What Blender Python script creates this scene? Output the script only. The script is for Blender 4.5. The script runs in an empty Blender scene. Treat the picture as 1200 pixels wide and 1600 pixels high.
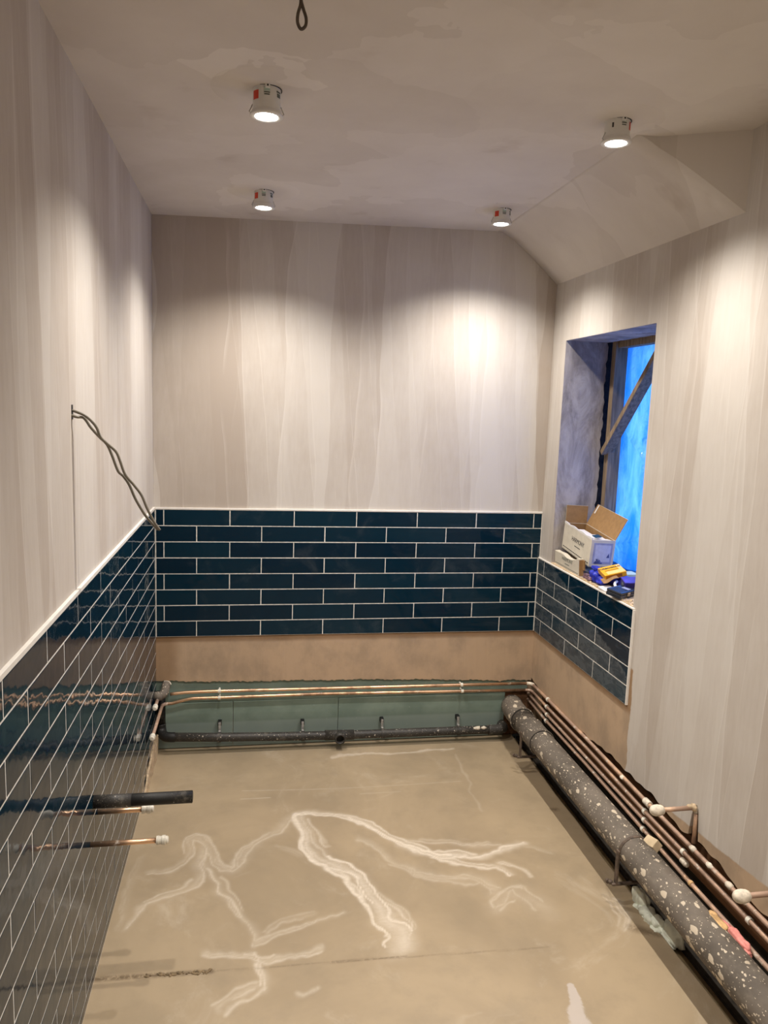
import bpy, bmesh, math, random
import numpy as np
from mathutils import Vector, Matrix

random.seed(7)
rng = np.random.default_rng(7)
SC = bpy.context.scene
COL = SC.collection
PI = math.pi

# ------------------------------------------------------------------ camera
CAM = (0.43634, -3.61083, 1.69906)
CR = (0.98465883, -0.17084846, 0.03546549)
CU = (-0.01099549, 0.14209463, 0.98979201)
CF = (0.17414389, 0.97499740, -0.13803616)
cd = bpy.data.cameras.new('camera')
cam = bpy.data.objects.new('camera', cd)
COL.objects.link(cam)
cam.matrix_world = Matrix(((CR[0], CU[0], -CF[0], CAM[0]), (CR[1], CU[1], -CF[1], CAM[1]),
                           (CR[2], CU[2], -CF[2], CAM[2]), (0, 0, 0, 1)))
cd.sensor_fit = 'VERTICAL'
cd.sensor_height = 36.0
cd.lens = 1180.51 * 36.0 / 1600.0
cd.clip_start = 0.02
SC.camera = cam

# ------------------------------------------------------------------ world, exposure, lamp settings
world = bpy.data.worlds.new('World')
SC.world = world
world.use_nodes = True
bg = world.node_tree.nodes['Background']
bg.inputs[0].default_value = (0.50, 0.70, 1.0, 1)      # plain overcast evening sky outside the sheeted window
bg.inputs[1].default_value = 3.6
SC.view_settings.view_transform = 'Standard'
SC.view_settings.look = 'None'
SC.view_settings.gamma = 1.0
SC.view_settings.use_curve_mapping = False
SC.view_settings.exposure = 0.0
LAMP_POWER = 67.0
LAMP_COLOR = (1.0, 0.93, 0.85)
LAMP_CONE = math.radians(133)
LAMP_BLEND = 1.0
LENS_STRENGTH = 25.0

# ------------------------------------------------------------------ room constants (metres; tile face of left wall x=0, of back wall y=0)
W = 1.8935          # tile face of the right wall
WP = 1.9015         # plaster face of the right wall
TW, TH = .303, .077
ZT = 1.189          # top of tiling
FRONT = -4.5


def lin(r, g, b):
    f = lambda c: (c / 255) / 12.92 if c / 255 <= .04045 else ((c / 255 + .055) / 1.055) ** 2.4
    return (f(r), f(g), f(b), 1)


# ------------------------------------------------------------------ materials
class NT:
    def __init__(s, name):
        s.m = bpy.data.materials.new(name)
        s.m.use_nodes = True
        s.t = s.m.node_tree
        s.b = s.t.nodes['Principled BSDF']
        s.out = s.t.nodes['Material Output']

    def n(s, typ, **kw):
        nd = s.t.nodes.new(typ)
        for k, v in kw.items():
            if k == 'op':
                nd.operation = v
            elif hasattr(nd, k):
                setattr(nd, k, v)
            else:
                nd.inputs[k].default_value = v
        return nd

    def l(s, a, b):
        s.t.links.new(a, b)

    def val(s, x, sock):
        if hasattr(x, 'is_output') or hasattr(x, 'links'):
            s.l(x, sock)
        else:
            sock.default_value = x

    def math(s, op, a, b=0.0, c=None, clamp=False):
        nd = s.t.nodes.new('ShaderNodeMath')
        nd.operation = op
        nd.use_clamp = clamp
        s.val(a, nd.inputs[0])
        s.val(b, nd.inputs[1])
        if c is not None:
            s.val(c, nd.inputs[2])
        return nd.outputs[0]

    def ramp(s, x, lo, hi):          # clamped linear step
        nd = s.t.nodes.new('ShaderNodeMapRange')
        nd.interpolation_type = 'SMOOTHSTEP'
        s.val(x, nd.inputs[0])
        nd.inputs[1].default_value = lo
        nd.inputs[2].default_value = hi
        return nd.outputs[0]

    def mix(s, f, a, b):
        nd = s.t.nodes.new('ShaderNodeMix')
        nd.data_type = 'RGBA'
        s.val(f, nd.inputs[0])
        s.val(a, nd.inputs[6])
        s.val(b, nd.inputs[7])
        return nd.outputs[2]

    def pos(s):
        return s.n('ShaderNodeNewGeometry').outputs['Position']

    def obj(s):
        return s.n('ShaderNodeTexCoord').outputs['Object']

    def mapv(s, v, sc=(1, 1, 1), loc=(0, 0, 0), rot=(0, 0, 0)):
        nd = s.n('ShaderNodeMapping')
        nd.inputs['Scale'].default_value = sc
        nd.inputs['Location'].default_value = loc
        nd.inputs['Rotation'].default_value = rot
        s.l(v, nd.inputs[0])
        return nd.outputs[0]

    def noise(s, v, scale=5, detail=4, rough=.5, dist=0):
        nd = s.n('ShaderNodeTexNoise')
        nd.inputs['Scale'].default_value = scale
        nd.inputs['Detail'].default_value = detail
        nd.inputs['Roughness'].default_value = rough
        nd.inputs['Distortion'].default_value = dist
        s.l(v, nd.inputs['Vector'])
        return nd.outputs[0]

    def voro(s, v, scale=5, feature='F1', rnd=1.0):
        nd = s.n('ShaderNodeTexVoronoi')
        nd.feature = feature
        nd.inputs['Scale'].default_value = scale
        nd.inputs['Randomness'].default_value = rnd
        s.l(v, nd.inputs['Vector'])
        return nd

    def bump(s, h, strength=.3, dist=.002, normal=None):
        nd = s.n('ShaderNodeBump')
        nd.inputs['Strength'].default_value = strength
        nd.inputs['Distance'].default_value = dist
        s.l(h, nd.inputs['Height'])
        if normal is not None:
            s.l(normal, nd.inputs['Normal'])
        s.l(nd.outputs[0], s.b.inputs['Normal'])
        return nd.outputs[0]

    def set(s, **kw):
        names = dict(color='Base Color', rough='Roughness', metal='Metallic', spec='Specular IOR Level', coat='Coat Weight',
                     coatr='Coat Roughness', trans='Transmission Weight', emc='Emission Color', ems='Emission Strength', alpha='Alpha')
        for k, v in kw.items():
            s.val(v, s.b.inputs[names[k]])
        return s.m


PAINT = (.597, .560, .512, 1)
PAINT_D = (.46, .410, .362, 1)
PINKY = (.37, .295, .235, 1)
BARE = lin(186, 161, 134)
BARE_D = lin(126, 96, 66)


def mist_wall(name, axis, bare=None):
    """thin brushed and rolled mist coat over plaster: tall overlapping lap marks; axis is the horizontal world axis"""
    t = NT(name)
    p = t.pos()
    sep = t.n('ShaderNodeSeparateXYZ')
    t.l(p, sep.inputs[0])
    if axis == 'x':
        sc = (1, 0, 1)
    elif axis == 'y':
        sc = (0, 1, 1)
    else:
        sc = (1, 1, 0)
    q = t.mapv(p, sc)
    fine = t.noise(t.mapv(q, (60, 60, 9) if axis != 'z' else (20, 20, 20)), 1.0, 5, .6)
    blot = t.noise(q, 2.2, 5, .6)
    wob = t.noise(t.mapv(q, (2, 2, 1.6)), 1.6, 4)
    if axis == 'z':
        # ceiling: broad soft trowelled patches, no lap lines
        v1 = t.voro(t.mapv(q, (1.9, 2.4, 1)), 1.0)
        add = t.n('ShaderNodeVectorMath', op='ADD')
        wv = t.n('ShaderNodeCombineXYZ')
        off = t.math('MULTIPLY', t.math('SUBTRACT', wob, .5), 1.2)
        t.l(off, wv.inputs[0]); t.l(off, wv.inputs[1])
        t.l(t.mapv(q, (1.9, 2.4, 1)), add.inputs[0]); t.l(wv.outputs[0], add.inputs[1])
        t.l(add.outputs[0], v1.inputs['Vector'])
        sepc = t.n('ShaderNodeSeparateColor'); t.l(v1.outputs['Color'], sepc.inputs[0])
        dens = t.math('ADD', t.math('MULTIPLY', t.math('SUBTRACT', sepc.outputs[0], .5), .34), t.math('MULTIPLY', t.math('SUBTRACT', blot, .5), .9))
        c = t.mix(t.ramp(dens, -.5, .5), (.585, .540, .492, 1), (.745, .705, .658, 1))
        h = t.math('ADD', t.math('MULTIPLY', fine, .3), t.math('MULTIPLY', blot, 1.0))
    else:
        # walls: three layers of tall overlapping brush laps, each with one soft ridge edge
        u = sep.outputs[0] if axis == 'x' else sep.outputs[1]
        z = sep.outputs[2]
        dens = t.math('MULTIPLY', t.math('SUBTRACT', blot, .5), .8)
        edge = None
        for k, (per, lean, zper, ph) in enumerate(((.155, .035, 1.5, 0.0), (.235, -.06, 1.15, 3.7), (.105, .09, .8, 8.1), (.31, .0, 1, 5.3))):
            zc = ph
            uu = t.math('ADD', t.math('MULTIPLY', t.math('ADD', u, t.math('MULTIPLY', z, lean)), 1 / per),
                        t.math('MULTIPLY', t.math('SUBTRACT', t.noise(t.mapv(q, (1, 1, .9), (ph, ph, ph)), 1.3, 2), .5), .62))
            cell = t.math('FLOOR', uu)
            fr = t.math('SUBTRACT', uu, cell)
            wn = t.n('ShaderNodeTexWhiteNoise', noise_dimensions='2D')
            cv = t.n('ShaderNodeCombineXYZ'); t.l(cell, cv.inputs[0]); cv.inputs[1].default_value = zc
            t.l(cv.outputs[0], wn.inputs['Vector'])
            dens = t.math('ADD', dens, t.math('MULTIPLY', t.math('SUBTRACT', wn.outputs['Value'], .5), .46 if axis == 'x' else .33))
            e = t.math('SUBTRACT', 1.0, t.ramp(fr, .0, .055))
            e = t.math('MULTIPLY', e, t.math('MULTIPLY', t.ramp(wn.outputs['Value'], .2, .6), t.ramp(t.noise(t.mapv(q, (3, 3, 1.2), (ph, 0, 0)), 2, 3), .38, .56)))
            edge = e if edge is None else t.math('MAXIMUM', edge, e)
        dens = t.math('ADD', dens, t.math('MULTIPLY', t.math('SUBTRACT', fine, .5), .45))
        c = t.mix(t.ramp(dens, -.62, .58), (.43, .372, .318, 1), PAINT)
        c = t.mix(t.math('MULTIPLY', edge, .28), c, (.70, .66, .615, 1))
        h = t.math('ADD', t.math('MULTIPLY', fine, .5), t.math('MULTIPLY', edge, .7))
    pk = t.math('MULTIPLY', t.ramp(t.noise(t.mapv(q, (1, 1, .6)), 3.1, 4, .6), .60, .78), .35)
    c = t.mix(pk, c, PINKY)
    if bare is not None:
        n1 = t.math('MULTIPLY', t.math('SUBTRACT', t.noise(q, 9, 4), .5), .05)
        y, z = sep.outputs[1], sep.outputs[2]
        if bare == 'right':
            a = t.math('MULTIPLY', t.ramp(t.math('ADD', y, n1), -1.018, -1.012), t.math('SUBTRACT', 1.0, t.ramp(z, .72, .73)))
            lim = t.math('ADD', t.math('MULTIPLY_ADD', y, -.105, .306 - .105 * 1.134), t.math('MULTIPLY', n1, .6))
            b = t.math('SUBTRACT', 1.0, t.ramp(t.math('SUBTRACT', z, lim), -.004, .004))
            m = t.math('MAXIMUM', a, b)
        else:
            m = t.math('SUBTRACT', 1.0, t.ramp(z, .7, .71))
        stain = t.noise(t.mapv(q, (4, 4, 3)), 1.3, 6, .65)
        bc = t.mix(t.ramp(stain, .30, .60), (.365, .272, .188, 1), BARE)
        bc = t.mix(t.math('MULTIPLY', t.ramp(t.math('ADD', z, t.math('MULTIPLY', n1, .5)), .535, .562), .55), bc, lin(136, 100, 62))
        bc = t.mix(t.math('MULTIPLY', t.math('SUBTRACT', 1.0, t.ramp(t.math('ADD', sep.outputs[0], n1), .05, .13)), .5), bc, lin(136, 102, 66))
        bc = t.mix(t.math('MULTIPLY', t.ramp(t.noise(q, 7, 5, .7), .6, .75), .4), bc, lin(196, 176, 152))
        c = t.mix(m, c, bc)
    t.bump(h, .35, .0015)
    return t.set(color=c, rough=.85, spec=.25)


M = {}
M['paint_x'] = mist_wall('mist_coat_back', 'x', 'back')
M['paint_y'] = mist_wall('mist_coat_side', 'y')
M['paint_r'] = mist_wall('mist_coat_window_side', 'y', 'right')
M['paint_z'] = mist_wall('mist_coat_ceiling', 'z')


def simple(name, col, rough=.5, metal=0, var=.15, scale=20, bump=0, spec=.5, coat=0):
    t = NT(name)
    v = t.obj()
    n = t.noise(v, scale, 4, .6)
    d = tuple(c * (1 - var) for c in col[:3]) + (1,)
    u = tuple(min(1, c * (1 + var)) for c in col[:3]) + (1,)
    c = t.mix(t.ramp(n, .3, .7), d, u)
    if bump:
        t.bump(n, bump, .001)
    return t.set(color=c, rough=rough, metal=metal, spec=spec, coat=coat)


def tile_mat():
    t = NT('navy_glaze')
    v = t.pos()
    oi = t.n('ShaderNodeObjectInfo').outputs['Random']
    n = t.noise(v, 9, 3, .5, .4)
    c = t.mix(t.math('MULTIPLY_ADD', oi, .6, t.math('MULTIPLY', n, .4)), (.0020, .0120, .026, 1), (.0036, .0250, .043, 1))
    # dried grout haze, thin and patchy
    hz = t.math('MULTIPLY', t.ramp(t.noise(v, 6, 5, .65, .6), .52, .8), .05)
    # wiped grout film left on the tiles under the window
    sp = t.n('ShaderNodeSeparateXYZ'); t.l(v, sp.inputs[0])
    wip = t.noise(t.mapv(v, (1, 4, 9), rot=(.5, 0, 0)), 3.0, 5, .65, .9)
    lim = t.math('MULTIPLY_ADD', sp.outputs[1], .34, 1.030)
    lim = t.math('ADD', lim, t.math('MULTIPLY', t.math('SUBTRACT', wip, .5), .09))
    side = t.math('MULTIPLY', t.ramp(sp.outputs[0], 1.886, 1.89), t.ramp(t.math('SUBTRACT', lim, sp.outputs[2]), -.004, .012))
    side = t.math('MULTIPLY', side, t.math('MULTIPLY_ADD', t.ramp(wip, .3, .7), .12, .045))
    corner = t.math('MULTIPLY', t.math('MULTIPLY', t.ramp(sp.outputs[0], 1.1, 1.9), t.ramp(wip, .45, .75)), .035)
    hz = t.math('MAXIMUM', hz, t.math('MAXIMUM', side, corner))
    c = t.mix(hz, c, (.45, .47, .46, 1))
    h = t.math('ADD', t.math('MULTIPLY', t.noise(v, 13, 2, .4), 1.0), t.math('MULTIPLY', t.noise(v, 55, 2, .5), .06))
    t.bump(h, .42, .0040)
    return t.set(color=c, rough=t.math('MULTIPLY_ADD', hz, 2.0, .055), spec=.19)


M['tile'] = tile_mat()
M['grout'] = simple('white_grout', (.68, .66, .61, 1), .9, var=.18, scale=60, bump=.2)
M['trim_white'] = simple('white_tile_trim', (.78, .75, .70, 1), .45, var=.05)


def floor_mat():
    t = NT('levelling_compound')
    p = t.pos()
    q = t.mapv(p, (1, 1, 0))
    big = t.noise(q, 1.5, 5, .6, .5)
    c = t.mix(t.ramp(big, .3, .7), lin(148, 132, 108), lin(168, 150, 123))
    mott = t.noise(q, 7, 6, .65)
    c = t.mix(t.math('MULTIPLY', t.ramp(mott, .45, .7), .35), c, lin(140, 126, 104))
    at = t.n('ShaderNodeAttribute', attribute_name='swirl').outputs['Fac']
    warp = t.noise(t.mapv(p, (1, 1, 0)), 26, 4, .7, 2.5)
    streak = t.noise(t.mapv(p, (14, 34, 0), rot=(0, 0, .5)), 1.0, 4, .65, 1.8)
    fine = t.noise(q, 38, 5, .7, 1.0)
    s2 = t.math('MULTIPLY', t.ramp(at, .04, .95), t.math('MULTIPLY_ADD', fine, .55, t.math('MULTIPLY_ADD', streak, .6, .22)), clamp=True)
    soft = t.math('MULTIPLY', t.ramp(t.noise(q, 2.6, 6, .7, 1.6), .54, .80), .24)
    s3 = t.math('MAXIMUM', s2, soft)
    c = t.mix(s3, c, lin(218, 207, 190))
    ps = t.n('ShaderNodeAttribute', attribute_name='patch').outputs['Fac']
    c = t.mix(t.math('MULTIPLY', t.ramp(t.math('ADD', ps, t.math('MULTIPLY', t.math('SUBTRACT', warp, .5), .5)), .30, .60), .75), c, lin(192, 183, 176))
    dk = t.n('ShaderNodeAttribute', attribute_name='seam').outputs['Fac']
    c = t.mix(t.math('MULTIPLY', dk, t.ramp(warp, .3, .55)), c, lin(98, 82, 62))
    t.bump(t.noise(q, 3.5, 3), .12, .004)
    r = t.math('MULTIPLY_ADD', s3, .25, t.math('MULTIPLY_ADD', mott, .15, .27))
    return t.set(color=c, rough=r, spec=.42)


M['floor'] = floor_mat()


def board_mat():
    t = NT('green_moisture_board')
    p = t.pos()
    sep = t.n('ShaderNodeSeparateXYZ'); t.l(p, sep.inputs[0])
    n = t.noise(p, 6, 5, .6)
    c = t.mix(t.ramp(n, .3, .7), lin(112, 130, 120), lin(130, 147, 136))
    low = t.math('SUBTRACT', 1.0, t.ramp(t.math('ADD', sep.outputs[2], t.math('MULTIPLY', n, .01)), .128, .142))
    c = t.mix(t.math('MULTIPLY', low, .6), c, lin(148, 162, 156))
    sp = t.voro(p, 22)
    dot = t.math('SUBTRACT', 1.0, t.ramp(t.math('ADD', sp.outputs['Distance'], t.math('MULTIPLY', t.noise(p, 90, 2), .08)), .06, .12))
    c = t.mix(t.math('MULTIPLY', dot, .35), c, lin(180, 186, 176))
    return t.set(color=c, rough=.7, spec=.3)


M['board'] = board_mat()


def reveal_mat():
    t = NT('smudged_reveal_plaster')
    p = t.pos()
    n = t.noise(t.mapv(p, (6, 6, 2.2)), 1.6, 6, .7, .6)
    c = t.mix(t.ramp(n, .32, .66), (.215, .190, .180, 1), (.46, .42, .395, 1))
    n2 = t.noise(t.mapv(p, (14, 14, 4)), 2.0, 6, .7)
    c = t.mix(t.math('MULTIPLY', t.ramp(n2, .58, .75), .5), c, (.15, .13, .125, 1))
    t.bump(n2, .4, .002)
    return t.set(color=c, rough=.85, spec=.25)


M['reveal'] = reveal_mat()


def copper(name, clean, dirt):
    t = NT(name)
    p = t.pos()
    n = t.noise(p, 24, 5, .7)
    n2 = t.noise(t.mapv(p, (1, 1, 1), (3, 1, 2)), 9, 4, .6)
    ox = t.ramp(n2, .42, .66) if clean else t.ramp(n2, .25, .5)
    c = t.mix(ox, (.80, .52, .33, 1), (.36, .23, .15, 1) if clean else (.42, .285, .21, 1))
    d = t.ramp(n, .60 - dirt, .66 - dirt)
    c = t.mix(d, c, (.56, .48, .40, 1))
    met = t.math('MULTIPLY', t.math('SUBTRACT', 1.0, d), .9 if clean else .35)
    t.bump(n, .25, .001)
    return t.set(color=c, metal=met, rough=t.math('MULTIPLY_ADD', ox, .25, .32 if clean else .42), spec=.4)


M['copper'] = copper('bright_copper', True, 0)
M['copper_old'] = copper('dull_spattered_copper', False, .02)


def spatter(name, base, spot, amount, scale, rough=.6, stretch=(1, 1, 1)):
    t = NT(name)
    v = t.mapv(t.pos(), stretch)
    n = t.noise(v, 7, 5, .6)
    c = t.mix(t.ramp(n, .3, .7), tuple(x * .72 for x in base[:3]) + (1,), tuple(x * 1.25 for x in base[:3]) + (1,))
    msk = None
    wn = t.n('ShaderNodeVectorMath', op='ADD')
    nz = t.n('ShaderNodeTexNoise'); nz.inputs['Scale'].default_value = 60; t.l(v, nz.inputs['Vector'])
    sc = t.n('ShaderNodeVectorMath', op='SCALE'); sc.inputs['Scale'].default_value = .012
    t.l(nz.outputs['Color'], sc.inputs[0]); t.l(v, wn.inputs[0]); t.l(sc.outputs[0], wn.inputs[1])
    for s, k in ((scale, 1.0), (scale * 2.1, .85), (scale * 4.5, .8)):
        vo = t.voro(wn.outputs[0], s)
        sp = t.n('ShaderNodeSeparateColor'); t.l(vo.outputs['Color'], sp.inputs[0])
        rad = t.math('MULTIPLY', t.math('POWER', sp.outputs[0], 2.2), amount * k)
        m = t.math('SUBTRACT', 1.0, t.ramp(t.math('SUBTRACT', vo.outputs['Distance'], rad), -.03, .02))
        m = t.math('MULTIPLY', m, t.ramp(sp.outputs[0], .35, .4))
        msk = m if msk is None else t.math('MAXIMUM', msk, m)
    dusty = t.math('MULTIPLY', t.ramp(t.noise(v, 16, 6, .75), .52, .72), .45)
    c = t.mix(dusty, c, (.27, .235, .185, 1))
    c = t.mix(msk, c, spot)
    t.bump(t.math('MULTIPLY_ADD', msk, .6, t.math('MULTIPLY', n, .4)), .4, .002)
    return t.set(color=c, rough=rough, spec=.3)


M['soil'] = spatter('plaster_spattered_soil_pipe', (.140, .119, .097, 1), (.56, .48, .37, 1), .40, 36, .75, (1, .62, 1))
M['waste'] = spatter('dusty_black_waste_pipe', (.040, .037, .033, 1), (.40, .36, .30, 1), .30, 70, .45)
M['black_pipe'] = spatter('black_waste_pipe', (.013, .0125, .012, 1), (.30, .28, .26, 1), .12, 60, .5)
M['fitting'] = simple('white_push_fit', (.74, .70, .60, 1), .4, var=.12, scale=50)
M['fitting_old'] = simple('plaster_smeared_fitting', (.66, .59, .48, 1), .7, var=.25, scale=60, bump=.4)
M['clip_grey'] = simple('grey_clip', (.30, .29, .27, 1), .5, var=.3, scale=80)
M['dark'] = simple('cavity_shade', (.022, .017, .012, 1), .95, var=.5, scale=30, bump=.5)  # near black that puts shade into the gaps behind plaster and pipe
M['brick'] = simple('rough_masonry', (.10, .062, .04, 1), .95, var=.45, scale=25, bump=.6)
M['screed_pit'] = simple('bare_subfloor', lin(112, 95, 66), .85, var=.3, scale=12, bump=.3)
M['plaster_edge'] = simple('broken_plaster', lin(190, 168, 138), .9, var=.3, scale=50, bump=.5)


def wood(name, col, scale=(60, 60, 4)):
    t = NT(name)
    v = t.obj()
    n = t.noise(t.mapv(v, scale), 1.0, 5, .6, .6)
    c = t.mix(t.ramp(n, .3, .7), tuple(x * .6 for x in col[:3]) + (1,), tuple(min(1, x * 1.25) for x in col[:3]) + (1,))
    t.bump(n, .3, .001)
    return t.set(color=c, rough=.8, spec=.25)


M['joist'] = wood('old_joist_timber', (.155, .078, .038, 1), (40, 3, 40))
M['batten'] = wood('sawn_batten', (.24, .175, .115, 1), (70, 70, 5))
M['cardboard'] = simple('cardboard', lin(150, 116, 74), .9, var=.1, scale=40)
M['carton'] = simple('white_carton', lin(205, 198, 182), .75, var=.05, scale=30)
M['carton_label'] = simple('grey_blue_carton_label', lin(150, 155, 185), .6, var=.1, scale=60)
M['carton_pale'] = simple('pale_carton_panel', lin(188, 192, 212), .6, var=.06, scale=60)
M['ink'] = simple('dark_print', (.035, .034, .04, 1), .7, var=.1)
M['ink_blue'] = simple('blue_print', (.05, .07, .22, 1), .6, var=.2)
M['yellow'] = simple('yellow_carton', lin(238, 172, 20), .5, var=.06, scale=20)
M['yellow_pale'] = simple('pale_peach_print', lin(244, 198, 120), .5, var=.05)
M['orange_dark'] = simple('dark_orange_print', lin(160, 92, 10), .5, var=.05)
M['navy_case'] = simple('navy_black_case', (.024, .030, .042, 1), .25, var=.25, scale=30, spec=.6)
M['violet_bag'] = simple('brownish_violet_film', lin(120, 92, 104), .35, var=.5, scale=60)
M['violet'] = simple('violet_blue_carton', lin(74, 66, 170), .5, var=.25, scale=25)
M['violet_dark'] = simple('dark_violet_print', lin(34, 26, 92), .5, var=.25, scale=40)
M['blue_bag'] = simple('blue_plastic', lin(46, 58, 178), .3, var=.5, scale=55)
M['white_plastic'] = simple('white_plastic', (.80, .79, .77, 1), .35, var=.04)
M['paper'] = simple('white_paper', (.72, .70, .68, 1), .8, var=.06)
M['rubble'] = simple('plaster_crumbs', lin(190, 168, 134), .95, var=.3, scale=60)
M['crumbs'] = simple('dark_screed_crumbs', lin(126, 108, 82), .95, var=.4, scale=70)
M['teal'] = simple('teal_plastic_fold', lin(10, 62, 84), .4, var=.3)
M['cable'] = simple('grey_twin_cable', lin(118, 112, 100), .5, var=.1, scale=20)
M['cable_dark'] = simple('dark_grey_cable', lin(80, 70, 60), .5, var=.2, scale=40)
M['lamp_body'] = simple('white_lamp_can', (.72, .71, .68, 1), .4, var=.03)
M['red'] = simple('red_sticker', lin(206, 66, 44), .5, var=.08)
M['sticker_grey'] = simple('grey_print', lin(96, 102, 96), .6, var=.1)
M['sticker_green'] = simple('pale_green_sticker', lin(176, 196, 184), .6, var=.05)
M['steel'] = simple('spring_steel', (.40, .39, .37, 1), .3, 1.0, var=.1)
M['foam_green'] = simple('pale_green_expanding_foam', lin(226, 230, 214), .75, var=.10, scale=30, bump=.4)
M['foam_pink'] = simple('pink_expanding_foam', lin(232, 148, 138), .7, var=.18, scale=30, bump=.4)
M['foam_tan'] = simple('tan_foam_patch', lin(196, 160, 112), .8, var=.25, scale=30, bump=.4)
M['wedge'] = simple('pale_wedge_timber', lin(206, 186, 152), .8, var=.12, scale=30)
M['rust'] = simple('rusty_bracket', (.105, .075, .055, 1), .7, var=.4, scale=50, bump=.3)
M['black'] = simple('black_rubber_and_hole_shade', (.008, .008, .008, 1), .6, var=.2)  # rubber seals; also paints the shade inside holes and open pipe ends


def lens_mat():
    t = NT('lit_lens')
    return t.set(color=(1, 1, 1, 1), emc=(1.0, .96, .90, 1), ems=LENS_STRENGTH, rough=.4)


M['lens'] = lens_mat()


def sheet_mat():
    t = NT('blue_polythene_sheet')
    p = t.pos()
    n = t.noise(t.mapv(p, (1, 3, 1)), 3, 5, .6, .8)
    c = t.mix(t.ramp(n, .3, .72), (.014, .195, .86, 1), (.17, .46, .98, 1))
    tr = t.n('ShaderNodeBsdfTranslucent')
    df = t.n('ShaderNodeBsdfDiffuse')
    gl = t.n('ShaderNodeBsdfGlossy'); gl.inputs['Roughness'].default_value = .16
    t.l(c, tr.inputs[0]); t.l(c, df.inputs[0])
    m1 = t.n('ShaderNodeMixShader'); m1.inputs[0].default_value = .22
    t.l(tr.outputs[0], m1.inputs[1]); t.l(df.outputs[0], m1.inputs[2])
    m2 = t.n('ShaderNodeMixShader'); m2.inputs[0].default_value = .12
    t.l(m1.outputs[0], m2.inputs[1]); t.l(gl.outputs[0], m2.inputs[2])
    bp = t.n('ShaderNodeBump'); bp.inputs['Strength'].default_value = .7; bp.inputs['Distance'].default_value = .02
    t.l(t.noise(p, 14, 4, .6, 1.5), bp.inputs['Height'])
    for nd in (tr, df, gl):
        t.l(bp.outputs[0], nd.inputs['Normal'])
    t.l(m2.outputs[0], t.out.inputs[0])
    return t.m


M['sheet'] = sheet_mat()

# ------------------------------------------------------------------ object helpers
ORIG = {}


def tag(o, label=None, cat=None, group=None, kind=None):
    if label: o['label'] = label
    if cat: o['category'] = cat
    if group: o['group'] = group
    if kind: o['kind'] = kind
    return o


def thing(name, loc, label, cat, group=None):
    o = bpy.data.objects.new(name, None)
    o.empty_display_size = .05
    COL.objects.link(o)
    o.location = loc
    ORIG[o.name] = Vector(loc)
    return tag(o, label, cat, group)


def link(name, me, mat, parent=None, smooth=False):
    if mat is not None:
        me.materials.clear()
        for m in (mat if isinstance(mat, (list, tuple)) else [mat]):
            me.materials.append(m)
    if smooth:
        me.polygons.foreach_set('use_smooth', [True] * len(me.polygons))
    o = bpy.data.objects.new(name, me)
    COL.objects.link(o)
    if parent is not None:
        o.parent = parent
        org = ORIG.get(parent.name, Vector((0, 0, 0)))
        if org.length:
            me.transform(Matrix.Translation(-org))
        ORIG[o.name] = org
    return o


def mk(name, vf, mat, parent=None, smooth=False):
    v, f = vf
    me = bpy.data.meshes.new(name)
    me.from_pydata([tuple(x) for x in v], [], f)
    me.update()
    return link(name, me, mat, parent, smooth)


def join(*vfs):
    V, F = [], []
    for v, f in vfs:
        n = len(V)
        V += [tuple(x) for x in v]
        F += [tuple(i + n for i in q) for q in f]
    return V, F


def xform(vf, mat):
    return [tuple(mat @ Vector(x)) for x in vf[0]], vf[1]


def box(lo, hi, bev=0.0):
    bm = bmesh.new()
    bmesh.ops.create_cube(bm, size=1)
    for v in bm.verts:
        v.co = Vector([lo[i] + (v.co[i] + .5) * (hi[i] - lo[i]) for i in range(3)])
    if bev:
        bmesh.ops.bevel(bm, geom=list(bm.edges), offset=bev, segments=2, affect='EDGES', profile=.6)
    bm.verts.index_update()
    out = ([tuple(v.co) for v in bm.verts], [tuple(v.index for v in f.verts) for f in bm.faces])
    bm.free()
    return out


def tube(pts, r, seg=14, cap=True, radii=None):
    pts = [Vector(p) for p in pts]
    n = len(pts)
    V, F = [], []
    t0 = (pts[1] - pts[0]).normalized()
    up = Vector((0, 0, 1)) if abs(t0.z) < .9 else Vector((1, 0, 0))
    a = t0.cross(up).normalized()
    for i, p in enumerate(pts):
        t = (pts[min(i + 1, n - 1)] - pts[max(i - 1, 0)]).normalized()
        a = (a - t * a.dot(t)).normalized()
        b = t.cross(a)
        rr = radii[i] if radii else r
        for k in range(seg):
            an = 2 * PI * k / seg
            V.append(tuple(p + (a * math.cos(an) + b * math.sin(an)) * rr))
    for i in range(n - 1):
        for k in range(seg):
            k2 = (k + 1) % seg
            F.append((i * seg + k, i * seg + k2, (i + 1) * seg + k2, (i + 1) * seg + k))
    if cap:
        F.append(tuple(reversed(range(seg))))
        F.append(tuple((n - 1) * seg + k for k in range(seg)))
    return V, F


def ring(p0, p1, r0, r1, seg=20):
    """hollow sleeve from p0 to p1, inner radius r0, outer r1"""
    p0, p1 = Vector(p0), Vector(p1)
    t = (p1 - p0).normalized()
    up = Vector((0, 0, 1)) if abs(t.z) < .9 else Vector((1, 0, 0))
    a = t.cross(up).normalized(); b = t.cross(a)
    V, F = [], []
    for p, r in ((p0, r0), (p0, r1), (p1, r1), (p1, r0)):
        for k in range(seg):
            an = 2 * PI * k / seg
            V.append(tuple(p + (a * math.cos(an) + b * math.sin(an)) * r))
    for j in range(4):
        j2 = (j + 1) % 4
        for k in range(seg):
            k2 = (k + 1) % seg
            F.append((j * seg + k, j * seg + k2, j2 * seg + k2, j2 * seg + k))
    return V, F


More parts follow.
